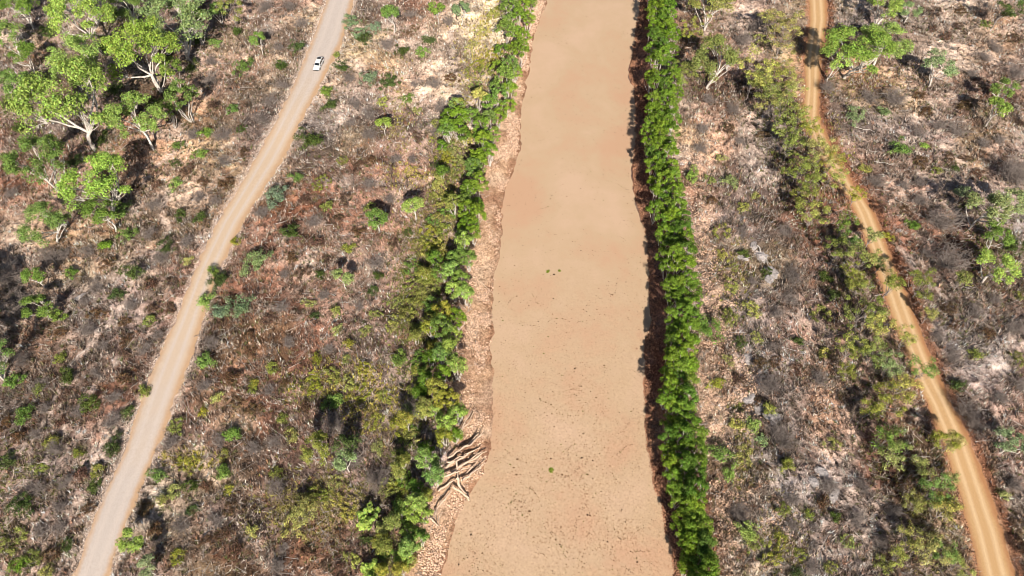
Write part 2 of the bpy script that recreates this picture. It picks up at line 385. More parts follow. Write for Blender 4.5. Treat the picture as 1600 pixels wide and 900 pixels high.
# knee-high dry brush in clumps
x, y = scatter(80000)
dl = riv_l(y)-x; dr = x-riv_r(y)
ok = offroad(x, y, .9) & ((dl > 8) | (dr > 6)) & (vnoise(x/6, y/6, 15)+vnoise(x/2.2, y/2.2, 16)*.8+rng.uniform(-.3, .3, len(x)) > .0)
x, y = x[ok], y[ok]; sc = soil(x, y); ok = rng.uniform(0, 1, len(x)) < np.where(sc.mean(1) > .3, .3, 1); x, y, sc = x[ok], y[ok], sc[ok]
bc = np.array([(.30,.25,.21), (.20,.13,.09), (.13,.10,.07), (.40,.34,.29), (.24,.11,.06), (.15,.14,.06)])[rng.choice(6, len(x), p=[.24,.2,.2,.14,.14,.08])]
bc = (bc*.75+sc*.3)*(1+np.clip(vnoise(x/1.6, y/1.6, 334)*1.6, -.65, .9))[:, None]; bc = np.clip(bc, .015, .7)
V, Fc, C_ = blades(x, y, ground_z(x, y)-.05, 13, .4, 1.15, .06, 1.0, bc, .25)
o = link('dry_brush', mesh_np('dry_brush', V, Fc, 3, C_), mat=m_dry); o['kind'] = 'stuff'; o['label'] = 'brown and grey dry brush standing in clumps between the trees'; o['category'] = 'brush'

# green and yellow ground cover
GZ = [(690,330,18,40,'khaki',900),(650,440,25,70,'olive',2200),(665,380,20,50,'khaki',900),(715,240,25,50,'khaki',900),(745,90,22,60,'yellow',800),(770,40,20,40,'yellow',500),(540,600,60,25,'yellow',900),(600,650,50,25,'yellow',900),(500,790,70,35,'khaki',1600),(620,770,30,60,'olive',700),
      (650,520,25,60,'olive',900),(300,720,30,12,'yellow',250),(1230,190,35,80,'olive',1200),(1285,260,30,40,'khaki',700),(1330,430,35,90,'olive',500),(1380,600,40,120,'olive',500),(1450,800,45,80,'khaki',450),(1220,850,25,40,'khaki',350),(1160,720,15,40,'khaki',300),(1145,430,20,50,'khaki',350),
      (620,200,20,60,'khaki',500),(640,270,30,15,'yellow',300),(20,830,25,60,'olive',500),(640,880,20,40,'khaki',300),(480,620,30,20,'olive',300),(1095,90,20,60,'olive',300),(1540,400,30,60,'olive',300),(60,740,40,40,'olive',250),(80,160,90,80,'olive',900),(230,60,90,50,'olive',700),(1360,130,50,30,'khaki',250)]
gc = {'khaki': (.29,.25,.07), 'olive': (.17,.18,.045), 'yellow': (.42,.35,.08)}
X_, Y_, K_ = [], [], []
for (a, b_, rx, ry, k, n) in GZ:
    px_ = rng.normal(a, rx*.75, n); py_ = rng.normal(b_, ry*.75, n); x, y = at(px_, py_); X_.append(x); Y_.append(y); K_.append(np.tile(gc[k], (n, 1)))
x = np.concatenate(X_); y = np.concatenate(Y_); kc = np.concatenate(K_)
ok = offroad(x, y, .5) & ((riv_l(y)-x > 6) | (x-riv_r(y) > 6)) & (vnoise(x/2.5, y/2.5, 25)+rng.uniform(-.3, .3, len(x)) > -.12); x, y, kc = x[ok], y[ok], kc[ok]
V, Fc, C_ = blades(x, y, ground_z(x, y)-.03, 9, .2, .7, .07, 1.15, kc, .25)
o = link('green_ground_cover', mesh_np('green_ground_cover', V, Fc, 3, C_), mat=m_dry); o['kind'] = 'stuff'; o['label'] = 'yellow-green and olive weeds covering the ground near banks and track'; o['category'] = 'weeds'

# dead twigs on the ground
x, y = scatter(9000); ok = offroad(x, y, .8) & ((riv_l(y)-x > 3) | (x-riv_r(y) > 5)); x, y = x[ok], y[ok]
M = len(x); a = rng.uniform(0, np.pi, M); L = rng.uniform(.3, 1.5, M)**1.2; wv = rng.uniform(.02, .05, M)
z0 = ground_z(x, y)+.12; dx, dy = np.cos(a), np.sin(a)
V = np.empty((M, 6, 3)); 
for k, (s, off) in enumerate(((-1, 0), (1, 0))):
    ex = x+s*dx*L; ey = y+s*dy*L; ez = z0+rng.uniform(0, .3, M)
    wq = wv*(1 if s < 0 else .5)
    for j, (p, q) in enumerate(((-1, 0), (1, 0), (0, 1.6))):
        V[:, k*3+j] = np.stack([ex-dy*p*wq, ey+dx*p*wq, ez+q*wq], 1)
f = np.array([[0, 1, 4, 3], [1, 2, 5, 4], [2, 0, 3, 5]]); Fc = (np.arange(M)[:, None, None]*6+f[None]).reshape(-1)
C_ = np.repeat(rng.uniform(.18, .62, (M, 1))*np.array([[1, .9, .82]]), 6, 0)
o = link('fallen_twigs', mesh_np('fallen_twigs', V.reshape(-1, 3), Fc, 4, C_), mat=m_dry); o['kind'] = 'stuff'; o['label'] = 'grey dead twigs and sticks littering the dry ground'; o['category'] = 'twigs'

# stones
def stones(name, x, y, smin, smax, col, label, zoff=0):
    n = len(x); base = np.array([(1,0,0),(0,1,0),(-1,0,0),(0,-1,0),(0,0,.8),(0,0,-.6)], float)
    f = np.array([[0,1,4],[1,2,4],[2,3,4],[3,0,4],[1,0,5],[2,1,5],[3,2,5],[0,3,5]])
    s = rng.uniform(smin, smax, n)**1.0; a = rng.uniform(0, 6.28, n)
    q = base[None]*s[:, None, None]*rng.uniform(.6, 1.3, (n, 6, 1))
    ca_, sa = np.cos(a)[:, None], np.sin(a)[:, None]
    V = np.stack([q[..., 0]*ca_-q[..., 1]*sa+x[:, None], q[..., 0]*sa+q[..., 1]*ca_+y[:, None], q[..., 2]+(ground_z(x, y)+zoff)[:, None]], -1)
    C_ = np.repeat(np.clip(col*rng.uniform(.6, 1.4, (n, 1)), .02, .8), 6, 0)
    o = link(name, mesh_np(name, V.reshape(-1, 3), (np.arange(n)[:, None, None]*6+f[None]).reshape(-1), 3, C_), mat=m_stone)
    o['kind'] = 'stuff'; o['label'] = label; o['category'] = 'stones'; return o
yy = rng.uniform(28, 185, 15000); dd = rng.gamma(2.2, 1.2, 15000)
xx = riv_l(yy)-dd; ok = (dd < 11) & (vnoise(xx/2, yy/3, 40)*1.3+rng.uniform(-.25, .25, len(xx)) > -.02); xx, yy = xx[ok], yy[ok]
stones('bank_stones', xx, yy, .07, .30, np.array([[.52, .35, .25]]), 'pale red stones strewn along the left riverbank')
px = []; py_ = []
for (a, b, rx, ry, n) in ((1085,250,16,60,700), (1100,380,20,70,1600), (1105,600,22,70,3000), (1115,650,18,40,2000), (1160,620,30,80,1200), (1140,790,22,90,1500), (1125,480,25,50,1000), (1210,820,25,50,500), (1280,600,25,90,500), (750,220,25,60,500),(560,680,25,20,60)):
    px.append(rng.normal(a, rx*.6, n)); py_.append(rng.normal(b, ry*.6, n))
px = np.concatenate(px); py_ = np.concatenate(py_); xx, yy = at(px, py_); ok = (xx-riv_r(yy) > 6) | (riv_l(yy)-xx > 6)
stones('bank_rubble', xx[ok], yy[ok], .08, .30, np.array([[.46, .31, .22]]), 'pale rubble stones lying behind the right bank trees')
yy = rng.uniform(26, 188, 9000); dd = rng.gamma(1.6, .55, 9000)-.25
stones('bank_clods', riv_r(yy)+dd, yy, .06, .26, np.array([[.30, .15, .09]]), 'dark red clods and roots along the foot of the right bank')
# crumbs along both road edges
yy = rng.uniform(25, 185, 12000); side = rng.integers(0, 4, 12000)
xx = np.choose(side, [rd_l(yy)-rng.gamma(1.5, .4, 12000), rd_r(yy)+rng.gamma(1.5, .4, 12000), tr_l(yy)-rng.gamma(1.5, .3, 12000), tr_r(yy)+rng.gamma(1.5, .35, 12000)])
stones('roadside_gravel', xx, yy, .04, .17, np.where((side < 2)[:, None], np.array([[.5, .4, .34]]), np.array([[.36, .17, .10]])), 'loose gravel thrown to the edges of the road and track', .02)

# floating leaves and scum on the water
n = 3400; py_ = 900-880*rng.uniform(0, 1, n)**1.35; fx = rng.uniform(.02, .98, n)
_, yy = at(800, py_, WZ); yy = yy+rng.normal(0, .6, n); xx = riv_l(yy)*(1-fx)+riv_r(yy)*fx
nc = 120                                     # part of them drift in curved lines
lx, ly = at(rng.uniform(720, 1010, nc), 900-620*rng.uniform(0, 1, nc)**1.3, WZ)
la = rng.normal(0.1, .6, nc); lc = rng.normal(0, .25, nc); LL = rng.uniform(.6, 2.6, nc)
lines = []
for i in range(nc):
    s = np.linspace(-LL[i], LL[i], int(LL[i]*9)); th = la[i]+lc[i]*s
    lines.append(np.stack([lx[i]+s*np.cos(th), ly[i]+s*np.sin(th)*1+lc[i]*s*s], 1)+rng.normal(0, .05, (len(s), 2)))
lines = np.concatenate(lines); xx = np.r_[xx, lines[:, 0]]; yy = np.r_[yy, lines[:, 1]]
ok = (xx > riv_l(yy)+.3) & (xx < riv_r(yy)-.2) & (fbm(xx, yy, 7, 600, 3)+rng.uniform(-.3, .3, len(xx)) > -.05); xx, yy = xx[ok], yy[ok]; n = len(xx)
s = rng.uniform(.045, .13, n)*np.where(rng.uniform(0, 1, n) > .992, 2.0, 1); s[rng.uniform(0, 1, n) < .3] *= .6; s = np.where(rng.uniform(0, 1, n) > .93, s*1.9, s)
a = rng.uniform(0, 6.28, n); V = np.empty((n, 5, 3))
for k in range(4):
    r_ = s*rng.uniform(.5, 1.4, n); th = a+k*np.pi/2
    V[:, k] = np.stack([xx+np.cos(th)*r_, yy+np.sin(th)*r_*.8, np.full(n, WZ+.012)], 1)
V[:, 4] = np.stack([xx, yy, WZ+.03+s*.3], 1)
f = np.array([[0,1,4],[1,2,4],[2,3,4],[3,0,4]])
C_ = np.repeat(np.array([(.05,.03,.02),(.16,.09,.05),(.11,.12,.03),(.30,.18,.11)])[rng.choice(4, n, p=[.2,.35,.1,.35])], 5, 0)
o = link('floating_leaves', mesh_np('floating_leaves', V.reshape(-1, 3), (np.arange(n)[:, None, None]*5+f[None]).reshape(-1), 3, C_), mat=m_dry)
o['kind'] = 'stuff'; o['label'] = 'small brown leaves and scum drifting on the muddy river'; o['category'] = 'leaves'

for (px, py_, L_, lab) in ((856,424,.5,'small green leafy mat floating in mid river, left of the other'), (874,423,.32,'smaller pale green mat floating right beside the green one'), (861,735,.5,'dark green leafy mat floating in the lower river')):
    x0, y0 = map(float, at(px, py_, WZ)); n = 90; a = rng.uniform(0, 6.28, n); q = np.clip(np.abs(rng.normal(0, .42, n)), 0, .8)*L_; s_ = rng.uniform(.1, .18, n)
    xx, yy = x0+np.cos(a)*q, y0+np.sin(a)*q*1.25; V = np.empty((n, 5, 3))
    for k in range(4):
        th = a+k*np.pi/2; V[:, k] = np.stack([xx+np.cos(th)*s_, yy+np.sin(th)*s_*.7, np.full(n, WZ+.012)], 1)
    V[:, 4] = np.stack([xx, yy, WZ+.03+s_*.5], 1); f = np.array([[0,1,4],[1,2,4],[2,3,4],[3,0,4]])
    V -= np.array([x0, y0, WZ]); gcol = np.repeat(np.array([(.16, .19, .03) if 'green' in lab else (.06, .04, .025)])*rng.uniform(.5, 1.4, (n, 1)), 5, 0)
    o = link('floating_mat', mesh_np('floating_mat', V.reshape(-1, 3), (np.arange(n)[:, None, None]*5+f[None]).reshape(-1), 3, gcol), mat=m_dry); o.location = (x0, y0, WZ)
    o['label'] = lab; o['category'] = 'floating plants'; o['group'] = 'leaf mats floating on the river'

# ------------------------------------------------------------------ plants
def leaf_mesh(name, Pts, Nrm, size, aspect=.55, jit=.22, tint=None):
    n = len(Pts); Nn = Nrm/np.linalg.norm(Nrm, axis=1, keepdims=True)
    r = rng.normal(0, 1, (n, 3)); T = np.cross(Nn, r); T /= np.linalg.norm(T, axis=1, keepdims=True)+1e-9; B = np.cross(Nn, T)
    s = (size*rng.uniform(.6, 1.35, n))[:, None]
    V = np.stack([Pts-T*s, Pts-B*s*aspect, Pts+T*s, Pts+B*s*aspect], 1)
    V[:, 2] -= Nn*s*.35; V[:, 0] -= Nn*s*.2
    c = np.ones((n, 3))*(1+rng.normal(0, jit, (n, 1)))*(1+rng.normal(0, .07, (n, 3)))
    if tint is not None: c *= tint
    me = mesh_np(name, V.reshape(-1, 3), np.arange(n*4), 4, np.clip(np.repeat(c, 4, 0), .35, 1.9))
    me.materials.append(m_leaf); return me

def crown_pts(cl, per, rc, flat, core=.35, up=.35):
    """leaf points and normals for clumps cl (n,3)"""
    out, nr = [], []
    for i, c_ in enumerate(cl):
        k = int(per*rng.uniform(.7, 1.3)); rr = rc*rng.uniform(.7, 1.3)
        d = rng.normal(0, 1, (k, 3)); d /= np.linalg.norm(d, axis=1, keepdims=True)
        d[:, 2] = np.where(d[:, 2] < -.25, -d[:, 2], d[:, 2])
        q = d*rr*(core+(1-core)*rng.uniform(0, 1, (k, 1))**.6); q[:, 2] *= flat
        out.append(c_+q); nn = d+rng.normal(0, .55, (k, 3)); nn[:, 2] += up; nr.append(nn)
    return np.concatenate(out), np.concatenate(nr)

def limb(a, b, r0, r1, bend=.15, k=4):
    a = np.array(a, float); b = np.array(b, float); L = np.linalg.norm(b-a); pts = []
    off = rng.normal(0, bend*L, 3)*.5
    for i in range(k+1):
        t_ = i/k; pts.append(tuple(a*(1-t_)+b*t_+off*math.sin(t_*math.pi)+rng.normal(0, .02*L, 3)*(0 < i < k)))
    return (pts, [r0*(1-i/k)+r1*i/k for i in range(k+1)])

# every prototype is (crown mesh, stem mesh, nominal radius, crown centre height)
def proto_tree(style, r):
    if style == 'gum':
        h = .75*r+2.6; n = int(7+2.9*r**1.75); rc = .58+.07*r; a = rng.uniform(0, 6.28, n); q = rng.uniform(0, 1, n)**.5
        cl = np.stack([np.cos(a)*q*r*.85, np.sin(a)*q*r*.85, h+(1-q**2)*r*.4+rng.normal(0, .16*r, n)], 1)
        # keep gaps: merge clumps toward a few bough ends
        nb = max(3, int(r*1.3)); ba = rng.uniform(0, 6.28, nb); bq = rng.uniform(.35, .85, nb)
        bo = np.stack([np.cos(ba)*bq*r, np.sin(ba)*bq*r, h+rng.normal(0, .2*r, nb)], 1)
        j = np.argmin(((cl[:, None]-bo[None])**2).sum(2), 1); cl = cl*.62+bo[j]*.38
        P_, Nn = crown_pts(cl, 90, rc, .7); cm = leaf_mesh('gum_crown', P_, Nn, .155)
        segs = []; top = np.array([rng.normal(0, .1*r), rng.normal(0, .1*r), h*.45]); tr = .07+.035*r
        segs.append(limb((0, 0, -.3), top, tr, tr*.75, .1))
        for e in bo:
            segs.append(limb(top if rng.uniform() > .4 else top*.3, e, tr*.55, .05, .18, 5))
            for c_ in cl[np.argsort(((cl-e)**2).sum(1))[:5]]: segs.append(limb(e*.7+top*.3, c_, .05, .02, .15, 3))
        V, Q = tubes(segs); return cm, V, Q, m_bark, h
    if style == 'dense':
        h = 1.05*r+1.6; n = int(9+2.3*r**2); d = rng.normal(0, 1, (n, 3)); d /= np.linalg.norm(d, axis=1, keepdims=True); d[:, 2] = np.abs(d[:, 2])*1.1-.25
        q = rng.uniform(.45, 1, (n, 1))**.6; cl = d*q*np.array([r*.72, r*.72, r*.95]); cl[:, 2] += h
        P_, Nn = crown_pts(cl, 88, .6, .75, .3, .55); cm = leaf_mesh('bank_crown', P_, Nn, .14, .42, .32)
        segs = [limb((rng.normal(0, .15), rng.normal(0, .15), -.5), c_, .08, .03, .1, 3) for c_ in cl[:6]]
        V, Q = tubes(segs); return cm, V, Q, m_bark, h
    if style == 'sparse':
        h = .95*r+2.2; n = int(7+1.9*r**1.8); a = rng.uniform(0, 6.28, n); q = rng.uniform(0, 1, n)**.5
        cl = np.stack([np.cos(a)*q*r*.95, np.sin(a)*q*r*.95, h+rng.normal(0, .28*r, n)], 1)
        P_, Nn = crown_pts(cl, 92, .78, .7, .15, .5); cm = leaf_mesh('sparse_crown', P_, Nn, .13, .5, .3)
        segs = []; top = np.array([0, 0, h*.4]); segs.append(limb((0, 0, -.3), top, .12, .09))
        for c_ in cl[:16]: segs.append(limb(top*rng.uniform(.5, 1), c_, .05, .015, .2, 4))
        V, Q = tubes(segs, 4); return cm, V, Q, m_twig, h
    if style == 'bush':
        h = .62*r; n = int(8+3*r**1.8); d = rng.normal(0, 1, (n, 3)); d /= np.linalg.norm(d, axis=1, keepdims=True); d[:, 2] = np.abs(d[:, 2])
        cl = d*rng.uniform(.1, 1.0, (n, 1))*np.array([r, r, r*.75]); cl[:, :2] += rng.normal(0, .12*r, 2); cl[:, 2] += .25*r
        P_, Nn = crown_pts(cl, 62, .52+.06*r, .85, .2, .4); cm = leaf_mesh('bush_foliage', P_, Nn, .13, .5, .22)
        V, Q = tubes([limb((0, 0, -.2), c_, .04, .015, .1, 3) for c_ in cl[:8]], 4); return cm, V, Q, m_twig, h
    if style == 'broad':
        h = .7*r; n = int(10+3*r**1.8); d = rng.normal(0, 1, (n, 3)); d /= np.linalg.norm(d, axis=1, keepdims=True); d[:, 2] = np.abs(d[:, 2])
        cl = d*rng.uniform(.2, .8, (n, 1))*np.array([r, r, r*.8]); cl[:, 2] += .35*r
        P_, Nn = crown_pts(cl, 26, .5, .85, .3, .9); cm = leaf_mesh('broadleaf_foliage', P_, Nn, .24, .75, .2)
        V, Q = tubes([limb((0, 0, -.2), c_, .05, .02, .1, 3) for c_ in cl[:8]], 4); return cm, V, Q, m_barkd, h
    if style == 'low':
        h = .4*r; n = int(8+3.2*r**1.8); a = rng.uniform(0, 6.28, n); q = rng.uniform(0, 1, n)**.5
        cl = np.stack([np.cos(a)*q*r*.9, np.sin(a)*q*r*.9, .25+rng.uniform(0, .5, n)*r*(1-q*.6)], 1)
        P_, Nn = crown_pts(cl, 55, .5, .8, .05, .3); cm = leaf_mesh('low_foliage', P_, Nn, .115, .45, .3)
        V, Q = tubes([limb((0, 0, -.2), c_, .03, .012, .15, 3) for c_ in cl[:10]], 4); return cm, V, Q, m_twig, h
    if style == 'bare':
        h = .6*r; segs = []; n = int(26+12*r)
        for i in range(n):
            a = rng.uniform(0, 6.28); q = rng.uniform(.4, 1); e = np.array([math.cos(a)*r*q, math.sin(a)*r*q, r*rng.uniform(.4, 1.15)*(1.2-q*.5)])
            segs.append(limb((rng.normal(0, .05), rng.normal(0, .05), -.1), e, .03, .011, .3, 4))
            for k in range(6):
                s_ = e*rng.uniform(.3, .95); segs.append(limb(s_, s_+rng.normal(0, .3*r, 3)*[1, 1, .6]+[0, 0, .15], .017, .008, .25, 2))
        V, Q = tubes(segs, 3); return None, V, Q, m_twig, h
    if style == 'dead':
        h = r*1.6; segs = []; top = np.array([rng.normal(0, .15)*r, rng.normal(0, .15)*r, 2.6*r]); segs.append(limb((0, 0, -.2), top, .085, .03, .08, 5))
        for i in range(9):
            s_ = top*rng.uniform(.35, .95); a = rng.uniform(0, 6.28); e = s_+np.array([math.cos(a), math.sin(a), .9])*r*rng.uniform(.4, .9)
            segs.append(limb(s_, e, .04, .015, .12, 4))
            for k in range(3): segs.append(limb(s_*.4+e*.6, e+rng.normal(0, .3*r, 3), .02, .008, .1, 2))
        V, Q = tubes(segs, 4); return None, V, Q, m_barkd, h

PRO = {}
CLASSES = {'gum': (1.6, 2.6, 4.2, 6.5), 'dense': (1.5, 2.3, 3.2), 'sparse': (1.6, 2.6, 3.6), 'bush': (1.0, 1.8, 2.8), 'broad': (2.4,), 'low': (1.0, 1.9, 3.0), 'bare': (1.6, 2.6), 'dead': (1.4, 2.2)}
NVAR = {'gum': 3, 'dense': 5, 'sparse': 4, 'bush': 3, 'broad': 2, 'low': 4, 'bare': 3, 'dead': 4}
NAMES = {'gum': ('gum_tree', 'crown', 'trunk'), 'dense': ('bank_tree', 'crown', 'trunk'), 'sparse': ('wattle_tree', 'crown', 'trunk'), 'bush': ('bush', 'foliage', 'stems'),
         'broad': ('broadleaf_bush', 'foliage', 'stems'), 'low': ('low_shrub', 'foliage', 'stems'), 'bare': ('bare_shrub', None, 'branches'), 'dead': ('dead_sapling', None, 'branches')}
COLORS = {'vivid': (.185, .29, .032), 'bright': (.30, .42, .09), 'mid': (.185, .285, .06), 'dark': (.085, .12, .032), 'olive': (.265, .29, .07), 'yellow': (.33, .33, .055), 'blue': (.215, .30, .165),
          'pale': (.29, .36, .15), 'khaki': (.40, .40, .12), 'grey': (1, 1, 1), 'brown': (.15, .09, .055), 'dkvivid': (.12, .21, .028)}
WORDS = {'vivid': 'vivid green', 'bright': 'bright green', 'mid': 'mid green', 'dark': 'dark green', 'olive': 'olive green', 'yellow': 'yellow-green', 'blue': 'blue-green', 'pale': 'pale green', 'khaki': 'khaki green', 'grey': 'grey', 'brown': 'brown', 'dkvivid': 'deep green'}
def get_proto(style, r):
    k = min(CLASSES[style], key=lambda c_: abs(math.log(c_/r))); v = random.randrange(NVAR[style]); key = (style, k, v)
    if key not in PRO:
        cm, V, Q, bm_, h = proto_tree(style, k)
        sm = mesh_np(NAMES[style][2], V, Q, 4, None, True); sm.materials.append(bm_)
        rr = k
        PRO[key] = (cm, sm, rr, h)
    return PRO[key]
PLANTS = []
SIZE = {'gum': 1.25, 'dense': 1.15, 'sparse': 1.25, 'bush': 1.3, 'broad': 1.05, 'low': 1.22, 'bare': 1.1, 'dead': 1.0}
def plant(style, px, py, rpx, color, squash=1.0, group=None):
    rpx = rpx*SIZE[style]; dep = float(depth_at(py)); r = rpx*dep/F
    cm, sm, r0, h = get_proto(style, r); s = r/r0
    z = 0.0
    for _ in range(3):
        x, y = at(px, py, z+h*s*squash); z = float(ground_z(x, y))
    nm, cn, sn = NAMES[style]
    xl, xr = float(tr_l(y)), float(tr_r(y))
    if xl-.4 < x < xr+.4: x = xl-.5 if x-xl < (xr-xl)*.62 else xr+.5; z = float(ground_z(x, y))      # no tree roots in the track
    root = bpy.data.objects.new(nm, None); COL.objects.link(root); root.empty_display_size = .3
    root.location = (float(x), float(y), z); root.rotation_euler = (0, 0, random.uniform(0, 6.28)); q_ = random.uniform(.78, 1.28) if style in ('bush', 'low', 'bare') else random.uniform(.92, 1.08)
    root.scale = (s*q_, s/q_, s*squash*random.uniform(.85, 1.2))
    st = bpy.data.objects.new(sn, sm); COL.objects.link(st); st.parent = root
    if cm:
        cr = bpy.data.objects.new(cn, cm); COL.objects.link(cr); cr.parent = root
        cc = COLORS[color]; f1 = random.uniform(.86, 1.14); cr.color = (cc[0]*f1*random.uniform(.93, 1.1), cc[1]*f1, cc[2]*f1*random.uniform(.8, 1.2), 1)
    PLANTS.append(dict(o=root, style=style, px=px, py=py, r=rpx, color=color, group=group)); return root

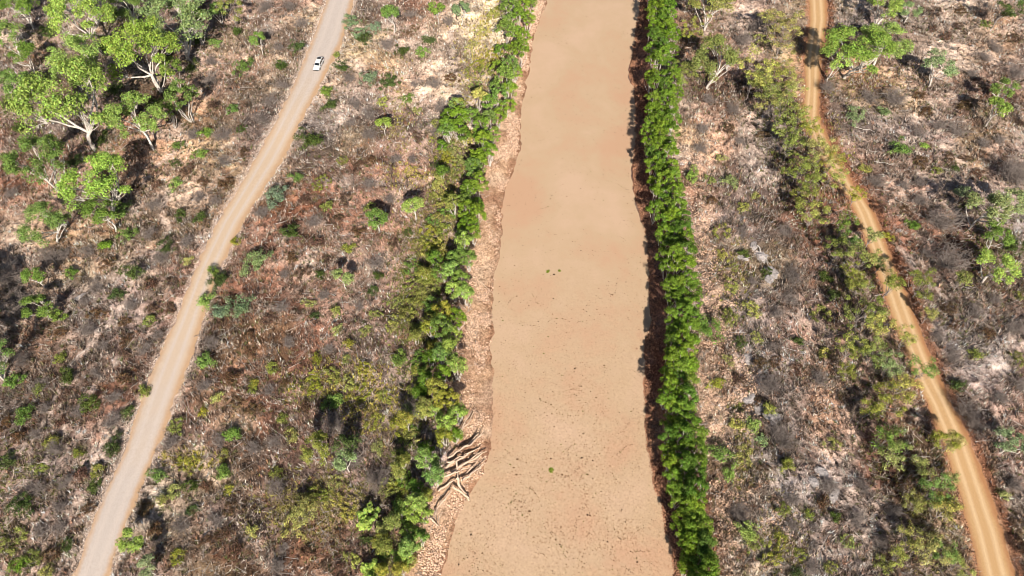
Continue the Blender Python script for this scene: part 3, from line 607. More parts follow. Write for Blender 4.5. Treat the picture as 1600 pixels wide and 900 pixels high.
LIST = {
 'gum': [(-52,505,40,'mid'),(-48,445,34,'mid'),(128,24,46,'bright'),(268,30,48,'pale'),(222,82,50,'bright'),(120,96,40,'bright'),(102,160,62,'bright'),(216,192,38,'bright'),(65,258,40,'mid'),(148,285,46,'bright'),(62,345,36,'mid'),(160,332,26,'mid'),
   (18,130,26,'mid'),(12,60,24,'mid'),(38,86,20,'mid'),(28,8,28,'mid'),(190,10,30,'mid'),(1110,8,30,'olive'),(1116,92,36,'olive'),(1345,66,44,'bright'),(1385,60,34,'bright'),(1308,92,24,'bright'),(1380,10,28,'bright'),(1425,12,16,'pale'),(1470,100,24,'pale'),
   (1566,140,18,'mid'),(1560,170,16,'bright'),(60,478,22,'mid'),(52,430,15,'mid'),(1540,325,28,'pale'),(1582,322,26,'pale'),(1560,412,28,'bright'),(1585,690,24,'pale'),
   (403,65,11,'mid'),(600,194,11,'bright'),(588,340,17,'mid'),(646,320,16,'bright'),(535,434,15,'pale'),(612,24,14,'mid'),(682,14,12,'mid'),(720,10,13,'blue'),(204,846,18,'bright'),(230,886,17,'pale'),(1560,368,22,'mid')],
 'dense': [(282,150,28,'mid'),(268,112,20,'mid'),(300,30,24,'dkvivid'),(262,178,16,'mid'),(338,14,13,'bright')],
 'bush': [(160,215,13,'dark'),(180,140,16,'dark'),(250,60,18,'dark'),(60,120,14,'dark'),(15,160,14,'dark'),(165,70,16,'dark'),(245,160,14,'dark'),(300,100,13,'dark'),(190,330,12,'mid'),(115,250,14,'dark'),(310,60,12,'dark'),(75,40,14,'dark'),(180,20,14,'dark'),(30,200,10,'dark'),(545,30,14,'blue'),(562,50,12,'blue'),(581,42,11,'blue'),(567,62,12,'dark'),(578,121,14,'blue'),(437,302,18,'blue'),(405,404,21,'pale'),(368,478,22,'blue'),(345,486,12,'blue'),(320,566,13,'mid'),(340,440,17,'dark'),(318,470,13,'bright'),(335,425,10,'mid'),
   (485,220,20,'dark'),(375,103,14,'mid'),(371,48,8,'dark'),(335,66,9,'mid'),(362,170,8,'mid'),(272,286,10,'bright'),(322,205,10,'mid'),(310,240,9,'mid'),(277,226,8,'mid'),(463,275,9,'mid'),(660,82,10,'mid'),(638,152,9,'mid'),
   (193,363,13,'mid'),(163,385,7,'vivid'),(258,383,14,'dark'),(280,334,9,'dark'),(312,338,9,'dark'),(204,424,13,'dark'),(110,426,9,'mid'),(85,492,12,'mid'),(20,596,12,'mid'),(37,645,14,'mid'),(137,628,14,'dark'),(178,696,14,'dark'),(27,882,12,'vivid'),
   (243,741,11,'mid'),(362,676,9,'mid'),(352,736,9,'mid'),(520,625,14,'mid'),(645,640,12,'mid'),(1140,280,12,'pale'),(1178,664,9,'bright'),(1143,738,12,'bright'),(1165,830,17,'bright'),(1335,178,16,'pale'),(1384,172,9,'pale'),
   (1408,232,17,'mid'),(1445,226,6,'bright'),(1428,350,9,'mid'),(1590,385,16,'dark'),(440,100,10,'dark'),(465,72,12,'dark'),(532,105,11,'dark'),(605,124,15,'dark'),(508,142,10,'mid'),(514,163,10,'dark'),(455,362,12,'dark'),(672,60,10,'dark'),(630,80,12,'dark'),
   (1118,598,10,'yellow'),(625,560,13,'mid'),(690,265,13,'dark'),(1110,512,22,'mid'),(1120,706,15,'mid'),(1083,270,11,'bright'),(10,720,14,'dark'),(30,790,18,'dark'),(105,585,13,'dark'),(1228,725,11,'olive')],
 'broad': [(575,806,24,'bright'),(585,892,24,'bright')],
 'low': [(735,72,12,'khaki'),(752,100,14,'yellow'),(772,82,13,'yellow'),(764,106,14,'olive'),(738,112,13,'olive'),(746,134,13,'olive'),(780,14,12,'olive'),(792,36,12,'yellow'),(770,20,10,'khaki'),(750,46,10,'khaki'),(720,240,16,'khaki'),(700,250,12,'yellow'),(712,275,13,'olive'),(735,215,13,'khaki'),
   (676,386,20,'khaki'),(640,415,15,'mid'),(650,440,18,'olive'),(645,470,18,'olive'),(630,492,15,'olive'),(655,515,14,'olive'),(690,330,18,'khaki'),(682,308,14,'olive'),(690,360,14,'olive'),(700,310,10,'olive'),(665,425,14,'olive'),(668,460,14,'khaki'),(618,470,12,'olive'),(612,505,12,'khaki'),
   (575,325,10,'olive'),(545,388,8,'yellow'),(587,492,10,'olive'),(527,515,7,'khaki'),(545,538,7,'yellow'),(495,560,8,'yellow'),(490,588,12,'yellow'),(520,585,14,'olive'),(570,578,13,'yellow'),(490,606,12,'yellow'),(560,612,18,'yellow'),(585,655,14,'yellow'),(620,664,15,'yellow'),(640,682,13,'khaki'),(545,598,12,'khaki'),(600,620,12,'olive'),
   (525,757,15,'khaki'),(465,806,28,'khaki'),(530,787,22,'khaki'),(612,757,18,'olive'),(550,872,13,'khaki'),(500,770,14,'olive'),(295,721,18,'yellow'),(277,666,14,'olive'),(15,845,20,'olive'),(50,870,14,'olive'),(358,765,7,'yellow'),(318,643,7,'yellow'),(277,870,10,'yellow'),(395,605,10,'olive'),(80,690,9,'olive'),(152,736,9,'olive'),
   (395,830,8,'khaki'),(502,284,14,'olive'),(535,249,9,'olive'),(526,86,5,'olive'),(370,378,7,'yellow'),(398,600,7,'yellow'),(430,740,9,'olive'),(1130,360,15,'khaki'),(1145,445,12,'khaki'),(1150,418,9,'olive'),(1140,496,14,'olive'),(1176,482,14,'khaki'),(1162,710,15,'khaki'),(1180,852,15,'olive'),(1110,280,9,'olive'),(1084,100,10,'olive'),
   (1300,690,12,'khaki'),(1225,796,11,'olive'),(1215,842,14,'yellow'),(1285,490,16,'khaki'),(1375,370,9,'yellow'),(1206,872,13,'yellow'),(1190,690,10,'pale'),(1130,400,10,'khaki'),(1245,865,12,'olive'),(225,610,9,'olive'),(60,730,13,'olive'),(95,560,9,'olive'),(340,620,8,'khaki'),(590,700,9,'khaki'),(455,680,10,'khaki'),(425,575,8,'olive'),
   (640,880,10,'khaki'),(440,655,8,'olive'),(1190,60,12,'khaki'),(1590,560,12,'olive'),(1300,890,12,'olive'),(1330,845,13,'olive'),(1380,880,14,'olive'),(60,610,8,'olive')],
 'sparse': [(1080,44,15,'olive'),(1072,112,18,'olive'),(1178,116,24,'khaki'),(1192,134,22,'olive'),(1228,42,26,'khaki'),(1205,28,16,'khaki'),(1212,118,20,'olive'),(1240,132,18,'khaki'),(1222,166,24,'olive'),(1236,196,22,'olive'),(1204,160,16,'khaki'),(1252,172,14,'olive'),(1272,206,18,'yellow'),(1284,240,22,'khaki'),(1304,246,18,'yellow'),(1252,258,20,'olive'),(1256,285,18,'olive'),(1300,272,18,'khaki'),(1236,228,14,'olive'),
   (1275,330,25,'olive'),(1258,308,18,'olive'),(1320,352,17,'bright'),(1292,348,20,'olive'),(1343,302,12,'yellow'),(1312,388,22,'olive'),(1345,406,20,'olive'),(1390,410,11,'dark'),(1378,366,12,'yellow'),(1430,445,22,'olive'),(1402,446,14,'olive'),(1350,485,27,'olive'),(1376,496,22,'khaki'),(1330,545,24,'olive'),(1372,550,24,'olive'),(1350,592,24,'olive'),(1392,572,20,'pale'),(1414,530,16,'khaki'),(1460,576,20,'yellow'),(1345,445,18,'olive'),(1316,505,16,'olive'),(1332,430,16,'olive'),(1330,380,14,'mid'),
   (1396,622,28,'olive'),(1416,600,20,'khaki'),(1412,652,24,'olive'),(1384,686,22,'olive'),(1402,708,22,'khaki'),(1476,686,20,'yellow'),(1500,692,13,'khaki'),(1360,640,18,'olive'),(1490,746,9,'khaki'),(1466,768,26,'mid'),(1482,796,24,'khaki'),(1432,786,18,'olive'),(1450,760,16,'olive'),(1456,856,24,'khaki'),(1500,882,20,'khaki'),(1478,864,20,'olive'),(1420,842,18,'khaki'),(1405,870,14,'olive'),(1490,830,14,'olive'),(1445,730,12,'olive'),
   (1505,436,13,'pale'),(1572,6,22,'dark'),(360,14,18,'olive'),(1508,300,12,'pale'),(1435,492,10,'khaki'),(470,800,18,'khaki'),(1382,525,14,'olive'),(1325,580,16,'olive')],
 'bare': [(76,400,20,'grey'),(345,208,16,'grey'),(300,210,12,'grey'),(135,515,14,'grey'),(330,536,14,'grey'),(225,545,13,'grey'),(1162,60,16,'grey'),(1180,40,12,'grey'),(1195,30,14,'grey'),(545,715,24,'grey'),(420,155,14,'grey'),(545,120,12,'grey'),(470,34,12,'grey'),(450,8,12,'grey'),(415,50,12,'grey'),(1400,150,20,'grey'),
   (1360,150,16,'grey'),(1500,200,18,'grey'),(1590,270,20,'grey'),(1240,430,18,'grey'),(1230,360,14,'grey'),(265,690,14,'grey'),(395,700,14,'grey'),(430,690,14,'grey'),(60,600,14,'grey'),(30,560,16,'grey'),(600,745,16,'grey'),(280,820,16,'grey'),(250,400,14,'grey'),(100,395,12,'grey'),(10,430,26,'grey'),(25,470,26,'grey'),(15,300,14,'grey'),(190,100,16,'grey'),(210,50,14,'grey'),  # widest shrubs of this list are added for the dark shadows they cast
   (350,250,13,'grey'),(160,540,12,'grey'),(120,640,14,'grey'),(85,700,15,'grey'),(55,760,16,'grey'),(60,830,14,'grey'),(440,480,12,'grey'),(420,610,12,'grey'),(1590,510,18,'grey'),(1595,600,14,'grey'),(1150,800,14,'grey'),(1300,760,16,'grey'),(1350,760,14,'grey'),(1240,780,14,'grey'),(1340,810,16,'grey'),(1400,800,14,'grey'),(1590,110,18,'grey'),(1540,90,12,'grey'),(700,30,12,'grey'),(640,20,10,'grey')],
 'dead': [(1440,92,22,'grey'),(1392,195,14,'grey'),(487,520,10,'grey'),(1236,640,20,'grey'),(1252,722,18,'grey'),(1240,705,14,'grey'),(1470,300,16,'grey'),(1545,190,12,'grey'),(1478,372,16,'grey'),(1455,430,14,'grey'),(1330,650,12,'grey'),(680,45,14,'grey'),(700,80,14,'grey'),(446,700,12,'grey'),(440,780,16,'grey'),(1560,700,14,'grey'),(1140,330,10,'grey'),(1175,160,10,'grey'),(550,280,10,'grey'),(635,290,12,'grey'),(610,270,10,'grey'),
   (1530,620,16,'grey'),(1450,350,12,'grey'),(1400,260,12,'grey'),(1480,170,14,'grey'),(560,700,14,'grey'),(590,760,14,'grey'),(1195,770,12,'grey'),(1320,720,14,'grey'),(1370,780,14,'grey'),(120,440,10,'grey'),(420,545,10,'grey'),(1250,380,12,'grey'),(1262,440,14,'grey'),(1290,520,12,'grey')],
}
THIN = random.Random(5)
for style, rows in LIST.items():
    for (px, py, rr, cl) in rows:
        k_ = 1.0
        if style == 'sparse' and py > 320 and px > 1240:
            if cl == 'olive' and THIN.random() < .3: continue
            k_ = .88; cl = THIN.choice([cl, cl, 'khaki', 'olive', 'mid'])
        plant(style, px, py, rr*k_, cl)

for (st_, px, py, rr, cl, sq) in (('gum',498,704,24,'olive',1.35),('gum',537,716,16,'pale',1.5),('bare',1482,340,26,'grey',1.5),('bare',1490,402,26,'grey',1.5),('bare',1515,640,22,'grey',1.6),('bare',1532,660,20,'grey',1.5),('sparse',548,700,20,'dark',1.3),('bare',520,660,22,'grey',1.4),('gum',-30,560,38,'mid',1.2),  # mostly leafless shrubs added, and trees heightened, for the large shadows they cast
        ('bare',1205,600,20,'grey',1.3),('bare',1225,680,22,'grey',1.4),('bare',640,640,18,'grey',1.4),('bare',585,750,20,'grey',1.3),('bare',430,760,16,'grey',1.3),('bare',1590,265,26,'grey',1.3),('bare',1160,800,18,'grey',1.4)):
    plant(st_, px, py, rr, cl, sq)
# dull little shrubs between the bigger plants
xtra = 0
RX = random.Random(21)
while xtra < 230:
    px, py = RX.uniform(5, 1595), RX.uniform(5, 895)
    x, y = map(float, at(px, py)); a, b_ = road_gap(x, y)
    if min(a, b_) < 1.5 or not (riv_l(y)-x > 13 or x-riv_r(y) > 15): continue
    if float(vnoise(np.array(x/14), np.array(y/14), 44))+RX.uniform(-.3, .3) < -.08: continue
    if any(math.hypot(px-p['px'], py-p['py']) < p['r']+13 for p in PLANTS): continue
    k = RX.random()
    if k < .42: plant('low', px, py, RX.uniform(7, 12), 'brown')
    elif k < .62: plant('low', px, py, RX.uniform(6, 10), RX.choice(['olive', 'dark', 'khaki']))
    else: plant('bare', px, py, RX.uniform(9, 15), 'grey')
    xtra += 1

# belts along the two banks
for py in range(150, 900, 13):                                      # scrub merging into the left belt
    xb = np.interp(py, [150,200,300,400,450,500,550,600,700,800,900], [745,700,715,690,690,672,676,668,655,625,610])
    plant(random.choice(['low', 'low', 'bush', 'dense']), xb-random.uniform(-4, 34), py, random.uniform(9, 15), random.choice(['khaki', 'olive', 'mid', 'olive', 'yellow']))
LB = [(8,817),(8,832),(30,812),(34,826),(52,806),(60,818),(78,801),(84,812),(104,796),(112,806),(132,788),(140,798),(158,782),(168,792),(188,778),(194,752),(184,736),(166,714),(202,716),(198,698),(214,770),(222,752),(238,764),(246,746),(262,752),(276,740),(292,748),(300,732),(318,744),(330,730),(344,746),(352,733),(370,738),(384,726),(402,730),(414,714),
      (426,704),(440,720),(456,708),(466,726),(494,690),(500,712),(520,688),(530,708),(548,702),(560,688),(575,712),(588,692),(604,716),(610,684),(628,700),(642,682),(650,712),(664,698),(684,712),(686,694),(722,668),(730,684),(748,680),(776,666),(790,650),(806,644),(810,662),(834,640),(842,656),(858,638),(872,630),(884,646),(896,628)]
for (py, px) in LB:
    if py > 590 and random.random() < .18: continue
    plant('dense', px+random.uniform(-2, 2), py+random.uniform(-2, 2)-3, random.uniform(12.5, 18)*(1.0+.25*(py/900)), random.choice(['bright', 'bright', 'yellow', 'vivid', 'mid'] if py > 380 else ['vivid', 'vivid', 'mid']), random.uniform(.75, 1.25), 'left bank')
for (py, px) in LB[::2]:
    if py > 430: continue
    plant('dense', px-random.uniform(12, 20), py+random.uniform(-4, 4), random.uniform(13, 18)*(1.0+.25*(py/900)), random.choice(['vivid', 'mid', 'dkvivid', 'mid']), random.uniform(.7, 1.0), 'left bank')
for (px, py, rr) in ((700,180,12),(690,268,12),(725,210,13),(672,560,12),(664,590,13),(690,225,11),(655,610,12),(665,700,13),(648,760,12),(678,400,12)):
    plant('dense', px, py, rr, 'dkvivid', .9, 'left bank')
RL = [(-10,1012),(100,1016),(200,1012),(250,1010),(300,1016),(350,1032),(400,1034),(450,1040),(500,1042),(550,1048),(600,1040),(650,1040),(700,1034),(750,1042),(800,1058),(850,1066),(910,1076)]
RR = [(-10,1042),(100,1060),(150,1062),(200,1052),(250,1050),(300,1064),(400,1080),(430,1086),(480,1092),(530,1086),(560,1078),(600,1082),(650,1088),(690,1098),(720,1100),(750,1098),(800,1100),(850,1108),(910,1118)]
py = -8.0; row = 0
while py < 912:
    xl = np.interp(py, *zip(*RL)); xr = np.interp(py, *zip(*RR))
    n = 3
    for k in range(n):
        tt = (k+.5)/n if n == 3 else k/(n-1)
        plant('dense', xl+(xr-xl)*tt+random.uniform(-4, 4), py+random.uniform(-5, 5), random.uniform(13, 18)*(1+.15*py/900), random.choice(['vivid', 'vivid', 'vivid', 'dkvivid', 'dkvivid' if k else 'vivid']), random.uniform(.85, 1.15), 'right bank')
    py += 17.5*(1+.25*py/900); row += 1

# dry undergrowth tangled round the feet of the plants
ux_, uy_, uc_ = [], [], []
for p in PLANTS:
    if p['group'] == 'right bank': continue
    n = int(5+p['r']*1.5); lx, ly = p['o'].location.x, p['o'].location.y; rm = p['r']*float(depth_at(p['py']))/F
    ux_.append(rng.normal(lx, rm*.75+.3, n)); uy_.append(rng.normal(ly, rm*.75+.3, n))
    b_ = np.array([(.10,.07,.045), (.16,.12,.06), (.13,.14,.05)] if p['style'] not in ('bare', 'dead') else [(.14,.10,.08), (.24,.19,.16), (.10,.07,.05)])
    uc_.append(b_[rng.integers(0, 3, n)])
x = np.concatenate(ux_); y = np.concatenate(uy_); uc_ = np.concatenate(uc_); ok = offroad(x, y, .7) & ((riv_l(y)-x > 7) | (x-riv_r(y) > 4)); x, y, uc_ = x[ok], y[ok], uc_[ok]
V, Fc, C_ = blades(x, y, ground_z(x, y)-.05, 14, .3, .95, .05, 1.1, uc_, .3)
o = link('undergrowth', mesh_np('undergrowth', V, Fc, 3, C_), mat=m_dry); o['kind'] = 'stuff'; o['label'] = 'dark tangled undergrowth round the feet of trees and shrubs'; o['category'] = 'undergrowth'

# ------------------------------------------------------------------ labels that single each plant out
def zone(px, py):
    x, y = at(px, py); x = float(x); y = float(y)
    if x < rd_l(y)-0: return 'left of gravel road'
    if x < riv_l(y): return 'between road and river'
    if x < tr_l(y)-9: return 'between river and track'
    if x < tr_r(y)+3: return 'beside dirt track'
    return 'right of dirt track'
ORD = 'first second third fourth fifth sixth seventh eighth ninth tenth eleventh twelfth thirteenth fourteenth fifteenth sixteenth seventeenth eighteenth nineteenth twentieth'.split()
def ordn(i):
    if i < 20: return ORD[i]
    tens = {2: 'twenty', 3: 'thirty', 4: 'forty', 5: 'fifty', 6: 'sixty', 7: 'seventy', 8: 'eighty'}; a, b_ = divmod(i+1, 10)
    return (tens[a]+'-'+ORD[b_-1]) if b_ else {3: 'thirtieth', 4: 'fortieth', 5: 'fiftieth', 6: 'sixtieth', 7: 'seventieth', 8: 'eightieth'}[a]
KW = {'gum': ('pale-limbed gum tree', 'tree'), 'dense': ('dense bank tree', 'tree'), 'sparse': ('thin-leaved tree', 'tree'), 'bush': ('rounded bush', 'bush'), 'broad': ('broad-leaved bush', 'bush'), 'low': ('low straggly shrub', 'shrub'), 'bare': ('leafless twiggy shrub', 'shrub'), 'dead': ('bare dead sapling', 'tree')}
GR = {'gum': 'gum trees', 'dense': 'bank trees', 'sparse': 'thin-leaved trees along the track', 'bush': 'rounded bushes', 'broad': 'broad-leaved bushes', 'low': 'low shrubs', 'bare': 'leafless shrubs', 'dead': 'dead saplings'}
buckets = {}
LM = [(498,100,'white vehicle'), (722,725,'driftwood pile'), (1190,410,'grey boulder outcrop'), (576,850,'two broad-leaved bushes')]
for p in PLANTS:
    z_ = ('on the %s' % p['group'].replace('bank', 'riverbank')) if p['group'] else zone(p['px'], p['py'])
    band = 'upper' if p['py'] < 300 else 'middle' if p['py'] < 600 else 'lower'
    sz = ('large ' if p['r'] >= 28 else 'small ' if p['r'] < 12 else '') if not p['group'] else ''
    head = sz+(WORDS[p['color']]+' ' if p['color'] != 'grey' else 'grey ')+KW[p['style']][0]
    buckets.setdefault((head, z_, band), []).append(p)
for (head, z_, band), ps in buckets.items():
    ps.sort(key=lambda p: p['py'])
    for i, p in enumerate(ps):
        o = p['o']
        near = [w_ for (lx, ly, w_) in LM if math.hypot(p['px']-lx, p['py']-ly) < 60 and sum(math.hypot(q['px']-lx, q['py']-ly) < 60 for q in ps) == 1]
        tail = ', %s third of photo' % band if len(ps) == 1 else ', %s from top, %s third' % (ordn(i), band)
        if near and not p['group']: tail = ' near the '+near[0]
        o['label'] = head+' '+z_+tail; o['category'] = KW[p['style']][1]
        o['group'] = GR[p['style']]+((' on the '+p['group'].replace('bank', 'riverbank')) if p['group'] else '')

# ------------------------------------------------------------------ driftwood pile on the left bank
def log_obj(name, p0, p1, r, lift, label, mat, group=None, cat='log', fork=False):
    z0 = -1.6
    ax, ay = at(p0[0], p0[1], z0); bx, by = at(p1[0], p1[1], z0)
    ax, ay, bx, by = map(float, (ax, ay, bx, by))
    za = float(ground_z(ax, ay))+lift+r; zb = float(ground_z(bx, by))+lift+r
    cx, cy, cz = (ax+bx)/2, (ay+by)/2, min(za, zb)
    segs = [limb((ax-cx, ay-cy, za-cz), (bx-cx, by-cy, zb-cz), r, r*.35, .035, 8)]
    if fork:
        m = np.array(segs[0][0][4]); segs.append(limb(m, m+np.array([rng.normal(0, .5), rng.normal(0, .5), .4])+.35*np.array([bx-ax, by-ay, 0]), r*.5, r*.2, .1, 3))
    V, Q = tubes(segs, 7); me = mesh_np(name, V, Q, 4, None, True)
    o = link(name, me, mat=mat); o.location = (cx, cy, cz); o['label'] = label; o['category'] = cat
    if group: o['group'] = group
    return o
DR = [((722,702),(756,676),.20,'longest upper log of the driftwood pile'),((700,722),(750,680),.16,'slim log just below the topmost one of the driftwood pile'),((712,694),(744,640),.13,'pale thin log above the driftwood pile on the bank'),((718,680),(738,646),.12,'short thin log standing out at the top of the driftwood'),
 ((697,735),(745,700),.2,'thick log across the left half of the driftwood pile'),((705,742),(760,703),.2,'long log ending beside the muddy water in the driftwood pile'),((722,752),(758,722),.17,'log on the water side of the driftwood pile'),((690,752),(722,738),.17,'log at the left end of the driftwood pile'),
 ((685,770),(720,745),.15,'thin log at the lower left of the driftwood pile'),((714,748),(733,780),.22,'thick forked log pointing down out of the driftwood pile'),((708,762),(733,776),.16,'short log crossing the foot of the driftwood pile'),((714,725),(716,750),.14,'upright short log in the middle of the driftwood pile'),
 ((728,740),(748,715),.13,'thin log leaning across the right of the driftwood pile'),((745,738),(750,722),.1,'short stick at the right tip of the driftwood pile'),((688,790),(706,768),.16,'broken log below the driftwood pile beside the bank trees'),((680,808),(690,785),.12,'low thin log lying under the driftwood pile'),
 ((673,810),(685,822),.13,'small pale log lying lowest on the left bank'),((700,728),(735,706),.12,'thin log lying on top of the driftwood pile'),((720,735),(740,730),.11,'little cross log inside the driftwood pile'),((733,700),(757,672),.13,'dark thin log alongside the highest log of the pile')]
for i, (a, b_, r, lab) in enumerate(DR):
    log_obj('driftwood_log', a, b_, r*1.45, .12+.32*(i % 4), lab, m_drift, 'driftwood logs piled on the left bank', 'log', i in (0, 5, 9))
for (a, b_, r, lab) in [((752,440),(770,453),.08,'thin curved branch on the stony left bank above the driftwood'),((770,428),(786,437),.07,'pale stick at the water edge of the left bank'),((776,446),(790,448),.05,'short stick in the shallow water by the left bank'),((765,502),(772,500),.06,'small stick lying on the left bank at mid photo'),
    ((200,700),(183,697),.06,'small stick at the left edge of the gravel road')][:4]:
    log_obj('stick', a, b_, r, .02, lab, m_drift, None, 'stick')
for (a, b_, r, lab) in [((1413,185),(1446,178),.07,'pale fallen branch lying right of the dirt track below the tall gum'),((1330,210),(1360,218),.08,'grey fallen branch left of the round green bush right of the track'),((1358,265),(1405,272),.07,'thin grey branch lying below the round green bush'),((228,287),(245,286),.07,'short pale stick below the gum trees left of road'),
    ((313,245),(322,256),.13,'short pale stump piece under the bushes left of the road'),((100,305),(166,368),.12,'long white fallen limb below the left gum trees'),((1232,500),(1256,560),.07,'thin fallen branch in the shade left of the dirt track'),((1180,392),(1200,430),.14,'grey weathered log lying by the rock outcrop'),((440,785),(462,748),.12,'dark burnt log left of the yellow shrubs'),((1490,475),(1486,480),.05,'tiny stick')][:9]:
    x, y = at(*a)
    log_obj('fallen_branch', a, b_, r, .15, lab, m_bark if 'dark' not in lab else m_barkd, None, 'branch', True)

# ------------------------------------------------------------------ rocks
def rock(px, py, sx, sy, sz, label, col=(.30, .27, .26)):
    import bmesh
    bm = bmesh.new(); bmesh.ops.create_icosphere(bm, subdivisions=4, radius=1)
    for v in bm.verts:
        p = v.co.copy(); q = np.array([p.x, p.y, p.z])
        n = float(fbm(np.array(q[0]*2+px), np.array(q[1]*2+q[2]*3+py), 1.0, 300, 4))
        v.co = p*(1+n*.5); v.co.x = round(v.co.x*3.2)/3.2*.5+v.co.x*.5; v.co.z = round(v.co.z*2.6)/2.6*.5+v.co.z*.5
        v.co.x *= sx; v.co.y *= sy; v.co.z *= sz
    me = bpy.data.meshes.new('rock'); bm.to_mesh(me); bm.free(); me.materials.append(m_rock)
    o = link('rock', me); x, y = at(px, py); o.location = (float(x), float(y), float(ground_z(x, y))+.1); o.rotation_euler = (0, 0, random.uniform(0, 3))
    o['label'] = label; o['category'] = 'rock'; o['group'] = 'grey rocks on the right bank land'
m_rock = bark_mat('rock_material', (.20, .18, .175), (.43, .38, .36), 2)
for i, r_ in enumerate([(1190,400,1.8,1.4,.8,'largest grey boulder of the outcrop between river and dirt track'),(1206,425,1.4,1.6,.7,'grey boulder at the lower right of the outcrop'),(1178,383,1.2,.8,.5,'small grey boulder topping the outcrop'),(1160,405,1.6,.6,.35,'long flat pale rock left of the grey outcrop'),(1200,440,.8,1.0,.5,'narrow grey boulder at the foot of the outcrop'),
     (1165,560,1.6,1.2,.4,'flat grey rock slab right of the bank trees at mid height'),(1185,640,2.0,1.3,.5,'broad grey slab between river and dirt track in the lower part'),(1205,655,1.3,1.5,.6,'grey boulder against the broad slab'),(1170,625,1.2,.8,.4,'small grey rock above the broad slab'),(1280,740,1.2,.7,.4,'pale grey rock beside the dead saplings'),
     (1300,775,1.4,.8,.45,'pale grey rock below the dead saplings'),(1268,755,.9,.9,.4,'small grey rock at the root of a dead sapling'),(130,462,1.6,.8,.25,'flat pale rock left of the gravel road at mid height')]): rock(*r_)

# ------------------------------------------------------------------ white utility vehicle
import bmesh
def paint(name, c, rough=.3, metal=0, spec=.5):
    m, t, b = new_mat(name, rough, spec); b.inputs['Base Color'].default_value = (*c, 1); b.inputs['Metallic'].default_value = metal; return m
m_white = paint('white_paint', (.66, .66, .65), .25); m_glass = paint('dark_glass', (.012, .014, .017), .08); m_tyre = paint('rubber', (.02, .02, .02), .8, 0, .2)
m_rim = paint('rim_metal', (.5, .5, .5), .35, .8); m_black = paint('black_plastic', (.03, .03, .03), .6); m_lamp = paint('lamp_glass', (.7, .7, .68), .1); m_red = paint('red_lens', (.45, .02, .02), .2)
def prism(name, prof, y0, y1, mat, parent, bev=.04, taper=None):
    """profile in x-z, extruded across y; taper(x,z) -> half width"""
    bm = bmesh.new(); a = []; b_ = []
    for (x_, z_) in prof:
        h0 = taper(x_, z_) if taper else None
        a.append(bm.verts.new((x_, -h0 if h0 else y0, z_))); b_.append(bm.verts.new((x_, h0 if h0 else y1, z_)))
    bm.faces.new(a); bm.faces.new(b_[::-1]); n = len(prof)
    for i in range(n): bm.faces.new((a[i], b_[i], b_[(i+1) % n], a[(i+1) % n]))
    bmesh.ops.recalc_face_normals(bm, faces=bm.faces)
    if bev: bmesh.ops.bevel(bm, geom=bm.edges[:], offset=bev, segments=2, affect='EDGES')
    me = bpy.data.meshes.new(name); bm.to_mesh(me); bm.free(); return link(name, me, parent, mat)
def quad(name, pts, mat, parent, th=.02):
    bm = bmesh.new(); vs = [bm.verts.new(p) for p in pts]; f = bm.faces.new(vs); f.normal_update(); nn = f.normal.copy()
    r_ = bmesh.ops.extrude_face_region(bm, geom=[f]); 
    for v in [e for e in r_['geom'] if isinstance(e, bmesh.types.BMVert)]: v.co += nn*th
    bmesh.ops.recalc_face_normals(bm, faces=bm.faces)
    me = bpy.data.meshes.new(name); bm.to_mesh(me); bm.free(); return link(name, me, parent, mat)
def cyl(name, x_, y_, z_, r, w_, mat, parent, n=20):
    bm = bmesh.new(); bmesh.ops.create_cone(bm, cap_ends=True, segments=n, radius1=r, radius2=r, depth=w_)
    bmesh.ops.rotate(bm, verts=bm.verts, cent=(0, 0, 0), matrix=__import__('mathutils').Matrix.Rotation(R(90), 3, 'X'))
    bmesh.ops.translate(bm, verts=bm.verts, vec=(x_, y_, z_)); me = bpy.data.meshes.new(name); bm.to_mesh(me); bm.free(); return link(name, me, parent, mat)
ute = bpy.data.objects.new('four_wheel_drive', None); COL.objects.link(ute)
hw = lambda x_, z_: .93 if z_ < 1.0 else .90
prism('body', [(-2.6,.45),(-2.62,.85),(-2.55,1.08),(-.55,1.08),(.95,1.10),(2.35,1.0),(2.58,.85),(2.6,.5),(2.3,.40),(1.95,.40),(1.85,.72),(1.3,.72),(1.18,.4),(-1.15,.4),(-1.28,.72),(-1.85,.72),(-1.98,.4)], 0, 0, m_white, ute, .03, hw)
cab = prism('cab', [(-2.52,1.06),(-2.42,1.74),(-2.25,1.84),(.25,1.84),(.5,1.76),(1.15,1.06)], 0, 0, m_white, ute, .03, lambda x_, z_: .88 if z_ < 1.3 else .72)
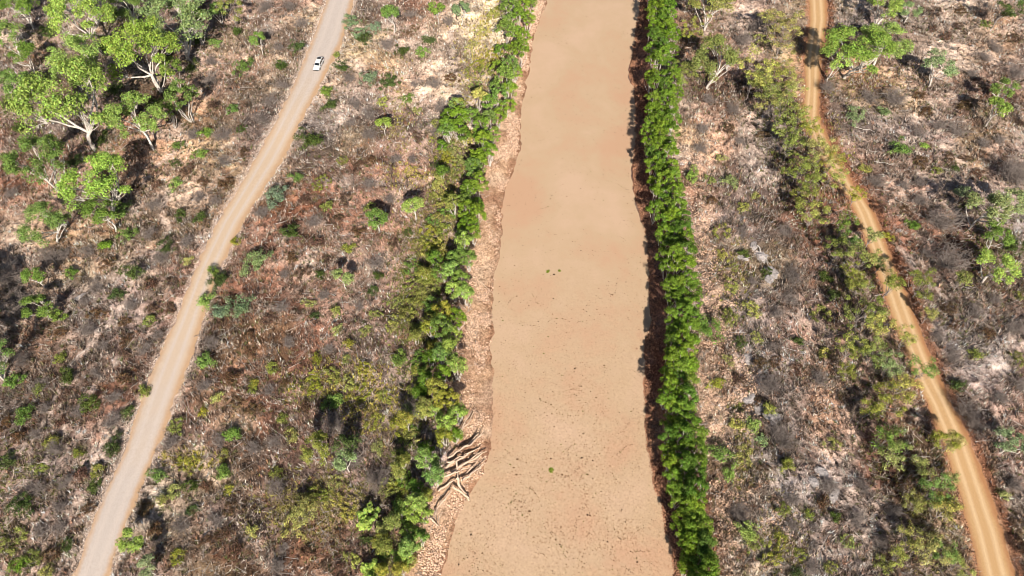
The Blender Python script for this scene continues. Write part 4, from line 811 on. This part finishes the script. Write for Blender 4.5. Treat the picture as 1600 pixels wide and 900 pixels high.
quad('windscreen', [(1.09,-.78,1.15),(1.09,.78,1.15),(.60,.66,1.69),(.60,-.66,1.69)], m_glass, ute)
quad('rear_window', [(-2.53,-.72,1.2),(-2.45,-.64,1.64),(-2.45,.64,1.64),(-2.53,.72,1.2)], m_glass, ute)
for s in (-1, 1):
    for (x0, x1, u0, u1) in ((.1,.86,.06,.42), (-1.0,0.0,-.95,-.02), (-2.3,-1.15,-2.2,-1.1)):
        q = [(x0, s*.885, 1.16), (x1, s*.885, 1.16), (u1, s*.765, 1.66), (u0, s*.765, 1.66)]
        quad('side_window', q if s < 0 else q[::-1], m_glass, ute)
    for x_ in (1.57, -1.57):
        wh = cyl('wheel', x_, s*.82, .38, .38, .26, m_tyre, ute); cyl('rim', x_, s*.93, .38, .22, .06, m_rim, wh)
    prism('headlight', [(2.45,.72),(2.6,.72),(2.6,.88),(2.45,.9)], s*.8-.16*(s > 0)-.0, s*.8+.16*(s < 0)+.0, m_lamp, ute, 0)
    prism('tail_light', [(-2.66,.75),(-2.58,.75),(-2.58,1.02),(-2.66,1.02)], s*.90-.1*(s > 0), s*.90+.1*(s < 0), m_red, ute, 0)
    prism('mirror', [(.98,1.12),(1.1,1.12),(1.1,1.32),(.98,1.32)], s*1.12-.1, s*1.12+.1, m_black, ute, .02)
prism('front_bumper', [(2.5,.42),(2.74,.46),(2.74,.66),(2.5,.70)], -.9, .9, m_black, ute, .03)
prism('roof_rack', [(-2.0,1.87),(-1.1,1.87),(-1.1,1.91),(-2.0,1.91)], -.6, .6, m_black, ute, 0)
ux, uy = at(497.5, 100.5, .9); ux, uy = float(ux), float(uy)
ute.location = (ux, uy, float(smooth_z(ux, uy))+.10)
hx = (rd_l(uy-3)+rd_r(uy-3))/2-(rd_l(uy+3)+rd_r(uy+3))/2
ute.rotation_euler = (0, 0, math.atan2(-6, float(hx)))
ute.scale = (.82, .82, .86); ute['label'] = 'white four-wheel-drive wagon driving down the pale gravel road'; ute['category'] = 'car'
print('plants', len(PLANTS), 'objects', len(bpy.data.objects))
